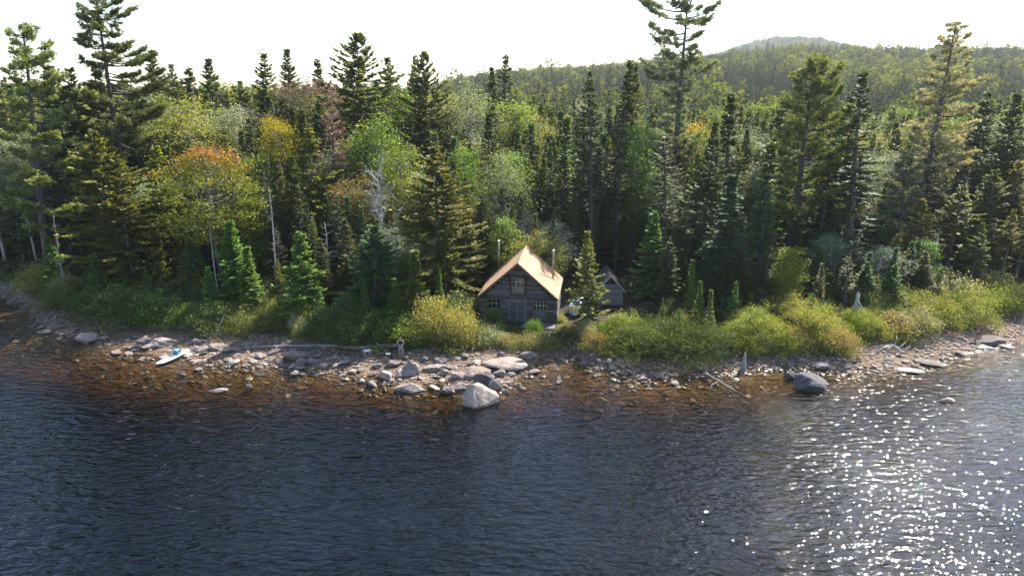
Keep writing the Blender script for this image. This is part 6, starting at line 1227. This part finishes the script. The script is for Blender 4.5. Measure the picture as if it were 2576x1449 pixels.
# ---------------------------------------------------------------- person and dogs: one continuous skin each
tmp_scene = bpy.data.scenes.new('fuse')
def ball(mb, c, r):
    bm = bmesh.new(); bmesh.ops.create_icosphere(bm, subdivisions=2, radius=1.0); V = np.array([v.co for v in bm.verts]); F = np.array([[v.index for v in f.verts] for f in bm.faces]); bm.free()
    mb.add(V * np.broadcast_to(r, 3) + np.array(c), None, F)
def chain(mb, pts, rad, flat=1.0):
    for a, b, ra, rb in zip(pts[:-1], pts[1:], rad[:-1], rad[1:]): mb.tube([a, b], [ra, rb], 10)
    for p, r in zip(pts, rad): ball(mb, p, r)
def fuse(name, mb, voxel, colf, mat, parent, smooth=3):
    me = mb.mesh(name, mat); o = bpy.data.objects.new('t', me); tmp_scene.collection.objects.link(o)
    r = o.modifiers.new('r', 'REMESH'); r.mode = 'VOXEL'; r.voxel_size = voxel; s = o.modifiers.new('s', 'SMOOTH'); s.iterations = smooth; s.factor = .5
    with bpy.context.temp_override(scene=tmp_scene, view_layer=tmp_scene.view_layers[0]): dg = bpy.context.evaluated_depsgraph_get(); dg.update()
    ev = o.evaluated_get(dg); m2 = bpy.data.meshes.new_from_object(ev, depsgraph=dg)
    bpy.data.objects.remove(o); m2.name = name; m2.materials.clear(); m2.materials.append(mat)
    V = np.zeros(len(m2.vertices) * 3, np.float32); m2.vertices.foreach_get('co', V); V = V.reshape(-1, 3)
    a = m2.attributes.get('col')
    if a: m2.attributes.remove(a)
    a = m2.attributes.new('col', 'FLOAT_COLOR', 'POINT'); C = np.ones((len(V), 4), np.float32); C[:, :3] = colf(V); a.data.foreach_set('color', C.ravel())
    m2.polygons.foreach_set('use_smooth', np.ones(len(m2.polygons), bool)); return obj(name, m2, parent)
flat_col = lambda c: (lambda V: np.tile(np.array(c, np.float32), (len(V), 1)))
M_SKIN = rough_material('skin', None, .55, 20, .08, 0, spec=.35); M_FAB = rough_material('clothing', None, .85, 30, .25, .15); M_FUR = rough_material('fur', None, .9, 40, .4, .4, (1, 1, 1))
pp = G(1009, 893, 0); per = thing('person', 'person in dark tank top and grey shorts standing on the shore with the dogs', 'person', tuple(pp), R_(4))
b = MB()
chain(b, [(0, .02, .93), (0, .0, 1.12), (0, .01, 1.34)], [.135, .125, .145]); ball(b, (-.08, 0, 1.36), (.10, .085, .1)); ball(b, (.08, 0, 1.36), (.10, .085, .1)); ball(b, (0, -.04, 1.05), (.13, .10, .14))
chain(b, [(0, .01, 1.40), (0, -.005, 1.50)], [.062, .056]); ball(b, (0, -.02, 1.60), (.078, .095, .115)); ball(b, (0, -.075, 1.545), (.05, .045, .05))
ball(b, (0, -.12, 1.585), (.014, .02, .022)); ball(b, (-.08, -.01, 1.59), (.014, .022, .032)); ball(b, (.08, -.01, 1.59), (.014, .022, .032))
for s, foot in ((-1, (-.09, -.02)), (1, (.19, -.10))):
    hip = (s * .09, .01, .90); kn = (s * .02 + foot[0] * .75, foot[1] * .5 - .05, .49); an = (foot[0], foot[1] + .02, .09)
    chain(b, [hip, kn], [.105, .06]); chain(b, [kn, (kn[0] * .5 + an[0] * .5, kn[1] * .5 + an[1] * .5 + .025, .33), an], [.058, .056, .038]); chain(b, [an, (an[0] + s * .02, an[1] - .13, .045)], [.042, .034])
    sh = (s * .19, .0, 1.385); el = (s * .285, .03, 1.12); wr = (s * .09, -.19, 1.03); chain(b, [sh, el], [.062, .044]); chain(b, [el, wr], [.044, .028])
    hd = np.array((s * .055, -.235, 1.025)); chain(b, [wr, tuple(hd)], [.03, .034])
    for k, (dz, ln) in enumerate(((.032, .075), (.012, .085), (-.010, .08), (-.030, .065))):
        k0 = hd + [0, -.02, dz]; k1 = k0 + [-s * .035, -.018, -.004]; k2 = k1 + [-s * ln * .45, .012, -.004]; chain(b, [k0, k1, k2], [.0105, .0098, .0085])
    t0 = hd + [s * .0, -.005, .03]; chain(b, [t0, t0 + [-s * .02, -.012, .03], t0 + [-s * .05, -.014, .034]], [.013, .011, .0095])
fuse('body', b, .0095, flat_col((.42, .26, .20)), M_SKIN, per, 2)
c = MB(); chain(c, [(0, .02, .97), (0, .0, 1.12), (0, .01, 1.32)], [.150, .140, .158]); ball(c, (-.075, 0, 1.33), (.108, .098, .1)); ball(c, (.075, 0, 1.33), (.108, .098, .1)); ball(c, (0, -.045, 1.06), (.142, .112, .14))
for s in (-1, 1): chain(c, [(s * .11, -.055, 1.36), (s * .10, 0, 1.452), (s * .11, .055, 1.36)], [.03, .028, .03])
fuse('tank_top', c, .012, flat_col((.055, .018, .03)), M_FAB, per)
c = MB(); chain(c, [(0, .02, 1.0), (0, .02, .88)], [.155, .165])
for s, kx, ky in ((-1, -.085, -.05), (1, .13, -.07)): chain(c, [(s * .09, .01, .90), (s * .09 * .4 + kx * .6, .01 * .4 + ky * .6, .61)], [.128, .115])
fuse('shorts', c, .012, flat_col((.21, .22, .20)), M_FAB, per)
c = MB(); ball(c, (0, .0, 1.645), (.092, .105, .085)); ball(c, (0, .045, 1.60), (.088, .075, .09)); fuse('hair', c, .012, flat_col((.07, .04, .035)), M_FUR, per)
for s in (-1, 1):
    c = MB(); ball(c, (s * .03, -.105, 1.607), (.012, .008, .008)); c.build('eye', M_PLAIN, per); per.children[-1].data.attributes['col'].data.foreach_set('color', np.tile(np.array((.03, .02, .02, 1), np.float32), len(per.children[-1].data.vertices)))
    f = MB(); fx, fy = (-.09, -.02) if s < 0 else (.19, -.10); chain(f, [(fx, fy + .05, .045), (fx + s * .012, fy - .06, .045), (fx + s * .025, fy - .14, .035)], [.046, .05, .04]); fuse('shoe', f, .012, flat_col((.05, .05, .055)), M_FAB, per)
c = MB(); c.tube([(-.022, -.118, 1.548), (0, -.122, 1.545), (.022, -.118, 1.548)], .005, 5, (.25, .09, .08)); c.build('mouth', M_PLAIN, per)
rc_ = thing('remote_control', 'small dark remote control held in both hands by the person', 'remote', tuple(pp + np.array([0.02, -.29, 1.035])), R_(4))
c = MB(); c.box(-.085, .085, -.03, .03, -.03, .03, (.03, .03, .035)); c.build('case', M_PLAIN, rc_)
for s in (-1, 1): c = MB(); c.tube([[s * .05, 0, .03], [s * .05, 0, .052]], [.006, .009], 6, (.1, .1, .1)); c.build('stick', M_PLAIN, rc_)

def dog(label, loc, rz, head, coat, dark, tail, colf, steps):
    d = thing('dog', label, 'dog', tuple(loc), rz, 'two dogs on the shore'); b = MB()
    chain(b, [(-.24, 0, .43), (-.05, 0, .42), (.12, 0, .445), (.25, 0, .46)], [.125, .118, .098, .105]); ball(b, (-.22, 0, .38), (.11, .10, .13))
    hx, hz = head; chain(b, [(-.29, 0, .47), ((-.29 + hx) / 2 - .02, 0, (.50 + hz) / 2 + .015), (hx, 0, hz)], [.095, .075, .07]); ball(b, (hx - .01, 0, hz), (.085, .07, .075))
    chain(b, [(hx - .05, 0, hz - .02), (hx - .17, 0, hz - .05)], [.05, .032]); ball(b, (hx - .19, 0, hz - .043), (.018, .02, .016))
    for s in (-1, 1):
        chain(b, [(hx + .02, s * .055, hz + .05), (hx + .035, s * .085, hz + .0), (hx + .02, s * .085, hz - .05)], [.02, .024, .012])
        f = steps[0 if s < 0 else 1]; chain(b, [(-.25, s * .075, .38), (-.235, s * .08, .27), (-.27 + f, s * .08, .13), (-.275 + f, s * .08, .035)], [.065, .042, .027, .024]); ball(b, (-.295 + f, s * .08, .022), (.042, .03, .022))
        f = steps[2 if s < 0 else 3]; chain(b, [(.24, s * .075, .42), (.17 + f * .4, s * .085, .29), (.30 + f, s * .085, .17), (.275 + f, s * .085, .035)], [.088, .06, .028, .024]); ball(b, (.255 + f, s * .085, .022), (.042, .03, .022))
    chain(b, tail, [.03, .024, .012]); fuse('body', b, .013, colf, M_FUR, d)
    for s in (-1, 1): e = MB(); ball(e, (hx - .06, s * .052, hz + .022), .011); o = e.build('eye', M_PLAIN, d); o.data.attributes['col'].data.foreach_set('color', np.tile(np.array((.02, .015, .01, 1), np.float32), len(o.data.vertices)))
    return d
def col1(V):
    c = np.tile(np.array((.30, .26, .23)), (len(V), 1)); c[V[:, 0] < -.33] = (.26, .15, .10); c[V[:, 2] < .2] = (.42, .40, .38); return c
d1 = dog('tan and grey dog with a white coat on its back, walking left', G(925, 893, 0), R_(6), (-.42, .44), None, None, [(.33, 0, .50), (.42, 0, .48), (.5, 0, .36)], col1, (.05, -.06, -.05, .08))
c = MB(); chain(c, [(-.22, 0, .445), (-.05, 0, .437), (.12, 0, .46), (.2, 0, .468)], [.132, .126, .108, .108]); fuse('dog_coat', c, .014, flat_col((.62, .62, .63)), M_FAB, d1)
m_ = d1.children[-1].data; bm = bmesh.new(); bm.from_mesh(m_); bmesh.ops.delete(bm, geom=[v for v in bm.verts if v.co.z < .40], context='VERTS'); bm.to_mesh(m_); bm.free()
def col2(V):
    c = np.tile(np.array((.025, .026, .03)), (len(V), 1)); c[(V[:, 2] < .3) & (V[:, 0] < -.1)] = (.45, .44, .43); c[(V[:, 0] < -.52)] = (.35, .36, .38); c[(V[:, 0] > .4)] = (.4, .39, .36); return c
d2 = dog('black dog with pale front legs wearing a pale yellow harness', G(979, 903, 0), R_(-4), (-.43, .56), None, None, [(.33, 0, .50), (.43, 0, .45), (.47, 0, .34)], col2, (.0, .05, .06, -.03))
for x0, x1, yc in ((-.24, -.06, (.62, .60, .42)), (-.02, .16, (.66, .65, .55))):
    c = MB(); n_ = 9; V = [(x, -.145 * math.sin(a_) * (1 - .25 * (x > .05)), .43 + .135 * math.cos(a_) * (1 - .12 * (x > .05))) for x in (x0, x1) for a_ in np.linspace(-1.2, 1.2, n_)]
    c.add(V + [(x, y * .9, z - .012) for x, y, z in V], [(i, i + 1, n_ + i + 1, n_ + i) for i in range(n_ - 1)] + [(2 * n_ + n_ + i, 2 * n_ + n_ + i + 1, 2 * n_ + i + 1, 2 * n_ + i) for i in range(n_ - 1)], None, yc); c.build('harness_panel', M_FAB, d2)
c = MB(); a_ = np.linspace(0, 2 * math.pi, 17); c.tube(np.stack([np.full(17, -.04), .128 * np.sin(a_), .425 + .13 * np.cos(a_)], 1), .014, 5, (.45, .42, .2), 0, False); c.build('strap', M_FAB, d2)
bpy.data.scenes.remove(tmp_scene)

# ---------------------------------------------------------------- haze in the air over wood and hills
def haze():
    m, nt, out = newmat('haze'); v = N(nt, 'ShaderNodeVolumePrincipled'); v.inputs['Color'].default_value = (.86, .91, 1.0, 1); v.inputs['Density'].default_value = HAZE; v.inputs['Anisotropy'].default_value = .35
    nt.links.new(v.outputs[0], out.inputs['Volume'])
    b = MB(); b.box(-3100, 3100, -320, 3100, -9.0, 178.0); o = b.build('haze', m); tag(o, 'thin pale haze in the air', kind='stuff'); o.display_type = 'WIRE'
HAZE = 0.00009
if HAZE > 0: haze()
